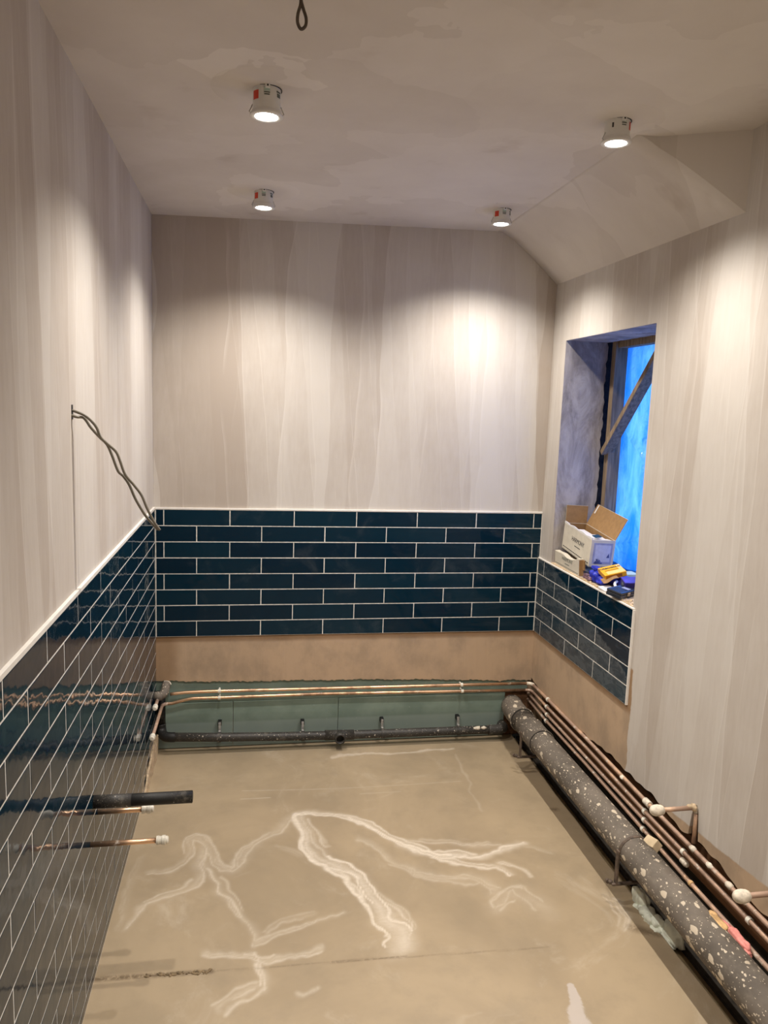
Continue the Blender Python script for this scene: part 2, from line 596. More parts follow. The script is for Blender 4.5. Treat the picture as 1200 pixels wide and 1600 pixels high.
def lathe(prof, c, axis='z', seg=28):
    """prof: list of (r, h) along the axis from c"""
    V, F = [], []
    for r, h in prof:
        for k in range(seg):
            an = 2 * PI * k / seg
            u, w = r * math.cos(an), r * math.sin(an)
            V.append({'z': (c[0] + u, c[1] + w, c[2] + h), 'x': (c[0] + h, c[1] + u, c[2] + w), 'y': (c[0] + u, c[1] + h, c[2] + w)}[axis])
    for i in range(len(prof) - 1):
        for k in range(seg):
            k2 = (k + 1) % seg
            F.append((i * seg + k, i * seg + k2, (i + 1) * seg + k2, (i + 1) * seg + k))
    F.append(tuple(range(seg)))
    F.append(tuple((len(prof) - 1) * seg + k for k in range(seg)))
    return V, F


def arc(p, c1, q, n=8):
    """quadratic bend from p to q round control c1"""
    p, c1, q = Vector(p), Vector(c1), Vector(q)
    return [p * (1 - t) ** 2 + c1 * 2 * t * (1 - t) + q * t * t for t in [i / n for i in range(n + 1)]]


def smooth_path(pts, n=6):
    pts = [Vector(p) for p in pts]
    P = [pts[0]] + pts + [pts[-1]]
    out = []
    for i in range(1, len(P) - 2):
        a, b, c, d = P[i - 1], P[i], P[i + 1], P[i + 2]
        for k in range(n):
            t = k / n
            out.append(.5 * ((2 * b) + (c - a) * t + (2 * a - 5 * b + 4 * c - d) * t * t + (3 * b - a - 3 * c + d) * t ** 3))
    out.append(pts[-1])
    return out


def blob(centres, seed, n=3):
    """lumpy mass: several noisy icospheres in one mesh"""
    r = random.Random(seed)
    V, F = [], []
    for c, rad in centres:
        bm = bmesh.new()
        bmesh.ops.create_icosphere(bm, subdivisions=n, radius=1)
        ph = [r.uniform(0, 6) for _ in range(6)]
        for v in bm.verts:
            d = v.co.normalized()
            k = 1 + .13 * math.sin(5 * d.x + ph[0]) + .11 * math.sin(7 * d.y + ph[1]) + .10 * math.sin(6 * d.z + ph[2]) + .05 * math.sin(13 * d.x + 11 * d.y + ph[3])
            v.co = Vector(c) + Vector((d.x * rad[0], d.y * rad[1], d.z * rad[2])) * k
        bm.verts.index_update()
        n0 = len(V)
        V += [tuple(v.co) for v in bm.verts]
        F += [tuple(v.index + n0 for v in f.verts) for f in bm.faces]
        bm.free()
    return V, F


def slab(us, lo, hi, mp, rows, d0, d1):
    """closed panel: columns at us between lo(u) and hi(u), front at depth d0, back at depth d1; mp(u, v, d) -> xyz"""
    nu = len(us)
    V, F = [], []
    for d in (d0, d1):
        for u in us:
            a, b = lo(u), hi(u)
            for j in range(rows + 1):
                V.append(mp(u, a + (b - a) * j / rows, d))
    R = rows + 1
    N = nu * R
    for i in range(nu - 1):
        for j in range(rows):
            q = (i * R + j, (i + 1) * R + j, (i + 1) * R + j + 1, i * R + j + 1)
            F.append(q)
            F.append(tuple(N + x for x in reversed(q)))
    for i in range(nu - 1):
        for j in (0, rows):
            F.append((i * R + j, (i + 1) * R + j, N + (i + 1) * R + j, N + i * R + j))
    for i in (0, nu - 1):
        for j in range(rows):
            F.append((i * R + j, i * R + j + 1, N + i * R + j + 1, N + i * R + j))
    return V, F


def fix_normals(o):
    bm = bmesh.new(); bm.from_mesh(o.data)
    bmesh.ops.recalc_face_normals(bm, faces=bm.faces)
    bm.to_mesh(o.data); bm.free()
    return o


def rag(seed, amp, *freqs):
    r = random.Random(seed)
    ph = [(f, r.uniform(0, 6.3), r.uniform(.5, 1)) for f in freqs]
    return lambda u: amp * sum(a * math.sin(f * u + p) for f, p, a in ph) / len(ph)


def frange(a, b, step):
    n = max(1, int(round(abs(b - a) / step)))
    return [a + (b - a) * i / n for i in range(n + 1)]


def struct(name, vf, mat, label, cat, smooth=False):
    o = mk(name, vf, mat, None, smooth)
    return tag(o, label, cat, None, 'structure')


# ================================================================== STRUCTURE
# ---- left wall
wall_left = struct('wall_left', join(
    box((-.30, FRONT, 0), (-.012, .30, 2.75)),
    slab(frange(FRONT, 0.008, .1), lambda u: ZT, lambda u: 2.6, lambda u, v, d: (d, u, v), 14, -.008, -.013)),
    M['paint_y'], 'white mist coated plaster wall on the left above navy tiles', 'wall')
fix_normals(wall_left)
TL_END = -3.03
mk('grout', box((-.0125, TL_END, 0), (-.0007, -.0005, ZT - .001)), M['grout'], wall_left)

# ---- back wall
rb = rag(3, .009, 19, 63, 131, 217, 340)


def back_lo(x):
    base = np.interp(x, [0, .05, .30, .63, 1.1, 1.45, 1.6, 1.72, 1.80, 1.90], [.350, .352, .340, .337, .330, .318, .312, .302, .310, .300])
    return float(base) + rb(x)


wall_back = struct('wall_back', join(
    box((-.30, .030, 0), (2.30, .30, 2.75)),
    slab(frange(-.0075, WP, .1), lambda u: ZT, lambda u: 2.6, lambda u, v, d: (u, d, v), 14, .008, .029)),
    M['paint_x'], 'white mist coated plaster wall at the back above navy tiles', 'wall')
fix_normals(wall_back)
o = mk('bare_plaster', slab(frange(-.0075, WP, .006), back_lo, lambda u: .60, lambda u, v, d: (u, d, v), 8, .008, .029), M['paint_x'], wall_back)
fix_normals(o)
tag(o, 'unpainted pink brown plaster band with broken lower edge')
mk('grout', box((0, .0007, .574), (WP, .0115, ZT - .001)), M['grout'], wall_back)
# moisture board pieces below the broken plaster edge
gb = lambda a, b, z0, z1, y0: box((a, y0, z0), (b, .0295, z1), .0012)
for a, b, z0, z1, y0 in ((-.006, .3625, .004, .234, .0150), (.3645, .884, .004, .2345, .0155), (.886, 1.764, .004, .234, .0150)):
    mk('board', gb(a, b, z0, z1, y0), M['board'], wall_back)
tag(mk('board', gb(-.006, 1.885, .2365, .36, .0175), M['board'], wall_back), 'top strip of green board behind the two copper pipes')
tag(mk('timber', box((1.766, .0225, .0), (1.93, .0298, .232)), M['joist'], wall_back), 'dark brown timber showing in the corner hole')

# ---- right wall
rr = rag(11, .014, 7, 19, 43, 77)


def right_lo(y):
    b = float(np.interp(y, [-1.90, -1.80, -1.72, -1.62, -1.52, -1.40, -1.25, -1.08, -.85, -.70, -.56, -.42, -.24, -.1, .01],
                        [.300, .288, .298, .316, .318, .305, .318, .316, .316, .306, .292, .283, .272, .296, .315]))
    b += rr(y)
    for yc in (-1.483, -1.923):                    # little chases cut up to the pipe tails
        w = abs(y - yc + .004) / .022
        if w < 1:
            b = max(b, .432 - .05 * w * w)
    return b


mr = lambda u, v, d: (d, u, v)
WY0, WY1, WZ0, WZ1 = -.972, -.150, .957, 2.040     # window opening
cols = lambda a, b: frange(a, b, .0115)
wall_right = struct('wall_right', join(
    slab(cols(FRONT, WY0), right_lo, lambda u: 2.6, mr, 30, WP, WP + .014),
    slab(cols(WY0, WY1), right_lo, lambda u: WZ0, mr, 12, WP, WP + .014),
    slab(frange(WY0, WY1, .1), lambda u: WZ1, lambda u: 2.6, mr, 6, WP, WP + .014),
    slab(cols(WY1, .0075), right_lo, lambda u: 2.6, mr, 30, WP, WP + .014)),
    M['paint_r'], 'white plaster wall on the right with a window and broken bottom edge', 'wall')
fix_normals(wall_right)
# masonry core round the opening, coloured near black as shade in the gaps
core = mk('masonry', join(
    box((1.985, FRONT, -.05), (2.34, .3, .35)), box((1.916, FRONT, .35), (2.34, .3, .945)),
    box((1.916, FRONT, 2.06), (2.34, .3, 2.75)),
    box((1.916, FRONT, .945), (2.34, -1.0, 2.06)), box((1.916, -.125, .945), (2.34, .3, 2.06))), M['dark'], wall_right)
tag(core, 'rough masonry behind the plaster, coloured dark as shade in the gaps')
tag(mk('timber', box((1.955, FRONT, .142), (1.984, -.02, .262), .003), M['joist'], wall_right), 'dark brown timber plate behind the copper pipes')
# reveal linings
re = rag(5, .008, 21, 55, 120)
far = slab(frange(WZ0, WZ1, .02), lambda u: WP + .0005, lambda u: 2.112 + re(u), lambda u, v, d: (v, d - (v - WP) * .02, u), 6, WY1 - .001, WY1 + .02)
near = slab(frange(WZ0, WZ1, .02), lambda u: WP + .0005, lambda u: 2.112 + re(u + 3), lambda u, v, d: (v, d, u), 6, WY0 + .001, WY0 - .02)
head = slab(frange(WY0, WY1, .02), lambda u: WP + .0005, lambda u: 2.112 + re(u * 2), lambda u, v, d: (v, u, d), 6, WZ1 - .001, WZ1 + .018)
for nm, vf in (('reveal', far), ('reveal', near), ('reveal', head)):
    o = mk(nm, vf, M['reveal'], wall_right); fix_normals(o)
mk('grout', box((W + .0007, -.988, .574), (W + .0085, -.0005, .955)), M['grout'], wall_right)

# ---- front wall behind the camera (closes the room)
wall_front = struct('wall_front', box((-.3, FRONT - .25, 0), (2.34, FRONT, 2.75)), M['paint_x'], 'plain plaster wall behind the viewer', 'wall')

# ---- ceiling with the sloping corner and the dormer cheek
flat = lambda x: 2.505 + .027 * x
XS = 1.585


def slope_z(x):
    t = max(0, (x - XS) / (WP + .02 - XS))
    e = t * t / (t + .28) * 1.28 if t > 0 else 0
    return flat(x) - .255 * e


yb = lambda x: -1.33 - max(0, x - 1.66) * .46
ceil_main = slab(frange(-.02, XS, .1), lambda u: FRONT - .02, lambda u: .03, lambda u, v, d: (u, v, flat(u) + d), 30, 0, .22)
xs = frange(XS, WP + .02, .016)
ceil_right = slab(xs, lambda u: FRONT - .02, yb, lambda u, v, d: (u, v, flat(u) + d), 20, 0, .22)
ceil_slope = slab(xs, yb, lambda u: .03, lambda u, v, d: (u, v, (slope_z(u) if d == 0 else flat(u) + d)), 14, 0, .22)
ceiling = struct('ceiling', join(ceil_main, ceil_right), M['paint_z'], 'pale patchy plastered ceiling with four hanging downlights', 'ceiling')
fix_normals(ceiling)
o = mk('ceiling_slope', ceil_slope, M['paint_z'], ceiling)
fix_normals(o); tag(o, 'sloping part of the ceiling over the window wall')
o.data.polygons.foreach_set('use_smooth', [abs(p.normal.z) > .3 for p in o.data.polygons])
# rounded plaster patches feathered round the lamp holes
for cx, cy, r in ((.467, -1.452, .155), (1.477, -1.42, .14), (.474, -.463, .15), (1.474, -.385, .12)):
    pz = flat(cx)
    ring_v = lathe([(r, .003), (r * .93, -.0006), (r * .6, -.0014), (.05, -.0016)], (cx, cy, pz), 'z', 40)
    ring_v = ([(x, y, z + .027 * (x - cx)) for x, y, z in ring_v[0]], ring_v[1])
    mk('plaster_patch', ring_v, M['paint_z'], ceiling, True)

# ---- floor
FX1 = 1.806
nx, ny = 310, 430
xs_ = np.linspace(-.03, FX1, nx)
ys_ = np.linspace(FRONT - .02, .03, ny)
# finer rows where the camera looks
ys_ = np.concatenate([np.linspace(FRONT - .02, -2.5, 40, endpoint=False), np.linspace(-2.5, .03, 430)])
ny = len(ys_)
X, Y = np.meshgrid(xs_, ys_, indexing='ij')
edge = FX1 + .010 * np.sin(Y * 1.7 + 1.0) + .003 * np.sin(Y * 13)
Xe = np.where(X > FX1 - .06, X + (edge - FX1) * (X - (FX1 - .06)) / .06, X)
P2 = np.stack([Xe.ravel(), Y.ravel()], 1)


def polyline_field(pts, w0, w1, soft=.6):
    pts = np.array(pts, float)
    wd = np.linspace(w0, w1, len(pts)) if np.isscalar(w0) else np.array(w0)
    best = np.zeros(len(P2))
    for i in range(len(pts) - 1):
        a, b = pts[i], pts[i + 1]
        ab = b - a
        t = np.clip(((P2 - a) @ ab) / (ab @ ab + 1e-9), 0, 1)
        d = np.linalg.norm(P2 - (a + t[:, None] * ab), axis=1)
        w = wd[i] + (wd[i + 1] - wd[i]) * t
        best = np.maximum(best, np.clip(1 - d / w, 0, 1))
    return best ** soft



STREAKS = [   # dried milky streaks on the floor: points in metres, half width at both ends, strength
    ([(0.653, -0.685), (0.702, -0.656), (0.793, -0.68), (0.906, -0.77), (1.013, -0.864), (1.089, -0.937), (1.16, -1.012), (1.248, -1.013), (1.334, -1.028), (1.403, -0.999), (1.495, -0.979)], .045, .03, 1.0),
    ([(1.16, -1.012), (1.262, -1.068), (1.354, -1.102), (1.385, -1.163)], .035, .02, .8),
    ([(1.362, -1.08), (1.421, -1.122), (1.446, -1.193)], .025, .015, .7),
    ([(1.07, -0.883), (1.155, -0.911), (1.253, -0.943), (1.397, -0.972)], .02, .03, .55),
    ([(0.653, -0.685), (0.668, -0.811), (0.695, -0.929), (0.745, -1.007), (0.804, -1.094), (0.844, -1.195), (0.88, -1.3), (0.926, -1.398), (0.921, -1.484)], .03, .085, .95),
    ([(0.676, -0.693), (0.691, -0.8), (0.726, -0.908), (0.784, -1.035)], .02, .03, .6),
    ([(0.85, -1.154), (0.912, -1.264), (0.97, -1.367), (0.946, -1.453), (0.895, -1.497)], .03, .04, .6),
    ([(0.637, -0.698), (0.558, -0.798), (0.498, -0.856), (0.428, -0.922), (0.388, -0.988), (0.332, -0.947), (0.287, -0.857), (0.234, -0.795), (0.199, -0.809), (0.214, -0.897), (0.172, -0.963), (0.094, -0.972)], .06, .025, .55),
    ([(0.256, -0.854), (0.261, -0.996), (0.222, -1.078), (0.141, -1.15), (0.099, -1.203), (0.082, -1.292)], .035, .03, .62),
    ([(0.26, -0.879), (0.322, -1.025), (0.392, -1.161), (0.443, -1.283), (0.467, -1.393)], .045, .03, .6),
    ([(0.467, -1.376), (0.527, -1.357), (0.626, -1.324), (0.757, -1.265)], .035, .02, .6),
    ([(0.491, -1.344), (0.553, -1.297), (0.654, -1.272)], .03, .02, .45),
    ([(0.286, -1.444), (0.433, -1.447), (0.489, -1.486), (0.57, -1.472), (0.652, -1.458)], .02, .02, .7),
    ([(0.456, -1.441), (0.478, -1.554), (0.488, -1.613)], .035, .03, .7),
    ([(0.477, -1.583), (0.403, -1.63), (0.333, -1.674)], .05, .03, .6),
    ([(0.862, -0.872), (0.966, -0.96), (1.074, -1.069), (1.185, -1.139), (1.264, -1.16), (1.299, -1.229)], .03, .06, .5),
    ([(0.415, -0.429), (0.851, -0.452), (1.406, -0.448)], .007, .006, .55),
    ([(0.408, -0.499), (0.536, -0.5)], .006, .006, .7),
    ([(0.928, -0.51), (1.113, -0.51)], .006, .006, .6),
    ([(1.441, -0.187), (1.436, -0.343), (1.416, -0.71)], .010, .012, .40),
    ([(1.286, -1.31), (1.372, -1.259), (1.448, -1.35)], .07, .08, .5),
    ([(1.481, -0.995), (1.55, -1.016), (1.595, -1.038)], .02, .025, .45),
    ([(0.042, -0.877), (0.045, -1.158), (0.053, -1.289)], .03, .03, .35),
    ([(0.572, -1.645), (0.605, -1.635), (0.64, -1.604)], .015, .012, .5),
    ([(1.735, -1.34), (1.76, -1.45), (1.70, -1.50)], .05, .03, .55),
    ([(0.85, -.165), (1.15, -.145), (1.45, -.125)], .016, .012, .62),
    ([(0.78, -1.80), (1.0, -1.85), (1.2, -1.78)], .10, .08, .25),
]
def warp_noise(p, seed, amp, f0):
    """cheap multi octave sine noise, used to pull the streaks about"""
    r = np.random.default_rng(seed)
    out = np.zeros(len(p))
    for o_ in range(5):
        for _ in range(3):
            th = r.uniform(0, 2 * PI); f = f0 * 2 ** o_ * r.uniform(.8, 1.25)
            out += amp / 1.75 ** o_ / 3 * np.sin((p[:, 0] * math.cos(th) + p[:, 1] * math.sin(th)) * f + r.uniform(0, 6.3))
    return out


P2_plain = P2
P2 = P2_plain + np.stack([warp_noise(P2, 1, .034, 9), warp_noise(P2, 2, .034, 9)], 1)
swirl = np.zeros(len(P2))
sr = random.Random(3)
for pts, w0, w1, k in STREAKS:
    pp = [tuple(v)[:2] for v in smooth_path([(x, y, 0) for x, y in pts], 4)]
    wide = max(w0, w1)
    if wide < .011:
        P2, keep = P2_plain, P2
        swirl = np.maximum(swirl, polyline_field(pp, w0, w1, .8) * k * .8)
        P2 = keep
        continue
    halo = polyline_field(pp, w0 * 1.35, w1 * 1.35, 1.3) * k * .62
    swirl = np.maximum(swirl, halo)
    n = len(pp)
    for fi in range(2 + int(wide > .04) + int(wide > .07)):           # bright filaments inside the halo
        off = [sr.uniform(-.75, .75)]
        for i in range(n - 1):
            off.append(max(-1, min(1, off[-1] + sr.uniform(-.22, .22))))
        q = []
        for i, (x, y) in enumerate(pp):
            ax, ay = pp[max(0, i - 1)]; bx_, by_ = pp[min(n - 1, i + 1)]
            dx, dy = bx_ - ax, by_ - ay; l_ = math.hypot(dx, dy) or 1
            w = (w0 + (w1 - w0) * i / max(1, n - 1)) * .75 * off[i]
            q.append((x - dy / l_ * w, y + dx / l_ * w))
        i0 = 0 if fi == 0 else sr.randrange(0, max(1, n // 3)); i1 = n if fi == 0 else sr.randrange(max(i0 + 2, n * 2 // 3), n + 1)
        if i1 - i0 >= 2:
            swirl = np.maximum(swirl, polyline_field(q[i0:i1], .017, .012, .9) * k * sr.uniform(.75, 1.0))
P2 = P2_plain
PATCH = [(1.397, -1.702), (1.365, -1.751), (1.324, -1.826), (1.351, -1.848), (1.402, -1.843), (1.406, -1.8), (1.387, -1.767), (1.401, -1.716)]
patch = polyline_field([(1.398, -1.70), (1.388, -1.76), (1.37, -1.80), (1.365, -1.845)], .02, .055, 1.0)
seam = polyline_field([(0.004, -1.492), (.336, -1.504)], .014, .012, .7)
seam = np.maximum(seam, .7 * polyline_field([(.70, -1.512), (.861, -1.515), (.93, -1.517)], .007, .005, .7))
seam = np.maximum(seam, .45 * polyline_field([(.336, -1.504), (.70, -1.512), (1.4, -1.535)], .004, .004, .7))
seam = np.maximum(seam, .8 * polyline_field([(1.716, -1.484), (1.793, -1.531)], .03, .02, .9))
seam = np.maximum(seam, .8 * polyline_field([(1.738, -.733), (1.752, -.733)], .02, .02, .9))
Z = .0012 * np.sin(X * 2.3) * np.sin(Y * 1.9) + np.where(X >= FX1 - .001, 0, 0)
V = np.stack([Xe.ravel(), Y.ravel(), Z.ravel()], 1)
I = np.arange(nx * ny).reshape(nx, ny)
Q = np.stack([I[:-1, :-1].ravel(), I[1:, :-1].ravel(), I[1:, 1:].ravel(), I[:-1, 1:].ravel()], 1)
nv = len(V)
# right hand edge of the screed drops 25 mm
er = I[-1, :]
V2 = V[er] + np.array([0.002, 0, -.028])
Q2 = np.stack([er[:-1], nv + np.arange(ny - 1), nv + np.arange(1, ny), er[1:]], 1)
VV = np.concatenate([V, V2]); QQ = np.concatenate([Q, Q2])
me = bpy.data.meshes.new('floor')
me.vertices.add(len(VV)); me.vertices.foreach_set('co', VV.astype(np.float32).ravel())
me.loops.add(QQ.size); me.loops.foreach_set('vertex_index', QQ.astype(np.int32).ravel())
me.polygons.add(len(QQ)); me.polygons.foreach_set('loop_start', np.arange(0, QQ.size, 4, dtype=np.int32))
me.update(calc_edges=True)
for nm, arr in (('swirl', swirl), ('patch', patch), ('seam', seam)):
    at = me.attributes.new(nm, 'FLOAT', 'POINT')
    at.data.foreach_set('value', np.concatenate([arr, np.zeros(len(V2))]).astype(np.float32))
floor = link('floor', me, M['floor'], None, False)
me.polygons.foreach_set('use_smooth', [True] * len(Q) + [False] * len(Q2))
tag(floor, 'smooth beige levelling compound floor with dried milky swirls', 'floor', None, 'structure')
o = mk('subfloor', box((-.30, FRONT - .25, -.20), (2.34, .30, -.026)), M['screed_pit'], floor)
mk('gap_shade', box((1.838, FRONT, -.027), (1.99, .02, -.012)), M['dark'], floor)  # dark strip painting the shade under the big pipe
tag(o, 'rough subfloor in the gap under the big pipe')
# crumbs of compound along the seam
cr = random.Random(4)
bits = []
for k in range(70):
    x = cr.choice([cr.uniform(.13, .335), cr.gauss(.235, .03), cr.gauss(.31, .012)])
    r = cr.uniform(.0015, .0042)
    bits.append(blob([((x, -1.492 - .035 * x + cr.gauss(0, .004), .001), (r * 1.5, r, r * .8))], k, 1))
o = mk('crumbs', join(*bits), M['crumbs'], floor)
tag(o, 'line of crumbly bits along the floor seam', kind='stuff')

# ---- tile pieces
TCACHE = {}


def tile_mesh(w, h):
    key = (round(w, 4), round(h, 4))
    if key not in TCACHE:
        a, b, c = w / 2, h / 2, .0022
        V = []
        for ia, y in ((0, .008), (0, -.0), (1, -.0)):
            pass
        V = [(-a, .0085, -b), (a, .0085, -b), (a, .0085, b), (-a, .0085, b),
             (-a, .0011, -b), (a, .0011, -b), (a, .0011, b), (-a, .0011, b),
             (-a + c * .45, .0003, -b + c * .45), (a - c * .45, .0003, -b + c * .45), (a - c * .45, .0003, b - c * .45), (-a + c * .45, .0003, b - c * .45),
             (-a + c, 0, -b + c), (a - c, 0, -b + c), (a - c, 0, b - c), (-a + c, 0, b - c)]
        F = []
        for k in range(3):
            for i in range(4):
                j = (i + 1) % 4
                F.append((k * 4 + i, k * 4 + j, k * 4 + 4 + j, k * 4 + 4 + i))
        F.append((12, 13, 14, 15)); F.append((3, 2, 1, 0))
        me = bpy.data.meshes.new('tile')
        me.from_pydata(V, [], F); me.update()
        me.materials.append(M['tile'])
        TCACHE[key] = me
    return TCACHE[key]


tr = random.Random(21)
GAP = .0033


def lay(parent, a, b, z0, z1, place, rz):
    """one tile between joints a..b (along the wall) and z0..z1"""
    w, h = abs(b - a) - GAP, (z1 - z0) - GAP
    if w < .006 or h < .006:
        return
    o = bpy.data.objects.new('tile', tile_mesh(w, h))
    COL.objects.link(o)
    o.parent = parent
    o.location = place((a + b) / 2, (z0 + z1) / 2)
    o.rotation_euler = (math.radians(tr.uniform(-.22, .22)), 0, rz + math.radians(tr.uniform(-.10, .10)))


def joints(start, lo, hi):
    k0 = math.floor((lo - start) / TW)
    js = [start + TW * k for k in range(k0, k0 + 40)]
    return [lo] + [j for j in js if lo + .004 < j < hi - .004] + [hi]


for r in range(16):
    z1 = ZT - r * TH
    z0 = max(z1 - TH, .001)
    js = joints(-1.6034 if r % 2 == 0 else -1.4526, TL_END, -.0008)
    for a, b in zip(js, js[1:]):
        lay(wall_left, a, b, z0, z1, lambda u, v: (0, u, v), PI / 2)
for r in range(8):
    z1 = ZT - r * TH
    js = joints(.0383 if r % 2 == 0 else .1879, .0012, 1.9005 if r < 3 else W - .0008)
    for a, b in zip(js, js[1:]):
        lay(wall_back, a, b, z1 - TH, z1, lambda u, v: (u, 0, v), 0)
for r in range(3, 8):
    z1 = ZT - r * TH
    js = joints(-.0826 if r % 2 == 1 else -.2273, -.986, -.0012)
    for a, b in zip(js, js[1:]):
        lay(wall_right, a, b, z1 - TH, z1, lambda u, v: (W, u, v), -PI / 2)

# ---- white tile trims
mkt = lambda nm, vf, lab: struct(nm, vf, M['trim_white'], lab, 'tile trim')
mkt('trim_1', box((-.0085, TL_END, ZT - .0005), (.0012, .0005, ZT + .0115), .0012), 'white edge trim along the top of the left wall tiles')
mkt('trim_2', box((.0012, -.0012, ZT - .0005), (1.9012, .0085, ZT + .008), .0012), 'white edge trim along the top of the back wall tiles')
mkt('trim_3', box((W - .0015, -.990, .9575), (W + .0085, -.0005, .9635), .001), 'pale edge trim under the window sill above the right tiles')
mkt('trim_4', box((W - .0012, -.9935, .574), (W + .0085, -.9872, .9575), .001), 'pale upright trim at the near end of the right wall tiles')
o = mk('torn_board_edge', slab(frange(-.46, -.02, .02), lambda u: 0, lambda u: float(np.interp(u, [-.46, -.40, -.30, -.14, -.05, -.02], [.012, .05, .085, .115, .10, .10])) + .006 * math.sin(u * 60),
       lambda u, v, d: (d + .002 * math.sin(u * 47 + v * 30), u, v), 5, .010, .001), M['plaster_edge'], wall_left)
fix_normals(o); tag(o, 'pale torn plasterboard strip at the foot of the far end')

# ---- window
win = tag(bpy.data.objects.new('window_1', None), 'unglazed window opening sheeted in blue plastic with timber bracing', 'window', None, 'structure')
COL.objects.link(win)
sv, sf = [], []
sy = frange(-1.03, -.10, .0125); sz = frange(.93, 2.07, .0125)
for y in sy:
    for z in sz:
        f = .010 * math.sin(9 * y + 3.2 * z) + .006 * math.sin(23 * y - 11 * z + 1) + .012 * abs(math.sin(3.1 * (y * 1.2 + z * .9))) ** 6
        f += .020 * math.exp(-((y + .42 + .16 * (1.55 - z)) / .02) ** 2) * (1 if z < 1.6 else 0)
        f += .014 * math.exp(-((z - 1.16 - .35 * (-.5 - y)) / .012) ** 2)
        f += .012 * math.exp(-((z - 1.48 + .5 * (-.5 - y)) / .010) ** 2)
        sv.append((2.215 - f, y, z))
R_ = len(sz)
for i in range(len(sy) - 1):
    for j in range(R_ - 1):
        sf.append((i * R_ + j, i * R_ + j + 1, (i + 1) * R_ + j + 1, (i + 1) * R_ + j))
tag(mk('plastic_sheet', (sv, sf), M['sheet'], win, True), 'translucent blue polythene sheet')
mk('timber_post', box((2.120, -.226, .95), (2.182, -.188, 2.055), .002), M['batten'], win)
mk('timber_rail', box((2.132, -.985, 2.012), (2.178, -.2265, 2.054), .002), M['batten'], win)
# diagonal brace across the face of the post
p0, p1 = Vector((2.118, -.205, 1.515)), Vector((2.118, -.70, 2.03))
d = (p1 - p0); L = d.length; ang = math.atan2(d.z, -d.y)
bv = xform(box((-.026, -L / 2, -.0125), (.026, L / 2, .0125), .002), Matrix.Translation((p0 + p1) / 2) @ Matrix.Rotation(-ang, 4, 'X'))
tag(mk('timber_brace', bv, M['batten'], win), 'diagonal timber brace')
mk('timber_block', box((2.10, -.985, .966), (2.178, -.945, 1.05), .002), M['batten'], win)
mk('sill_board', box((WP - .002, -.972, .9440), (2.20, -.150, .9680), .002), M['plaster_edge'], win)

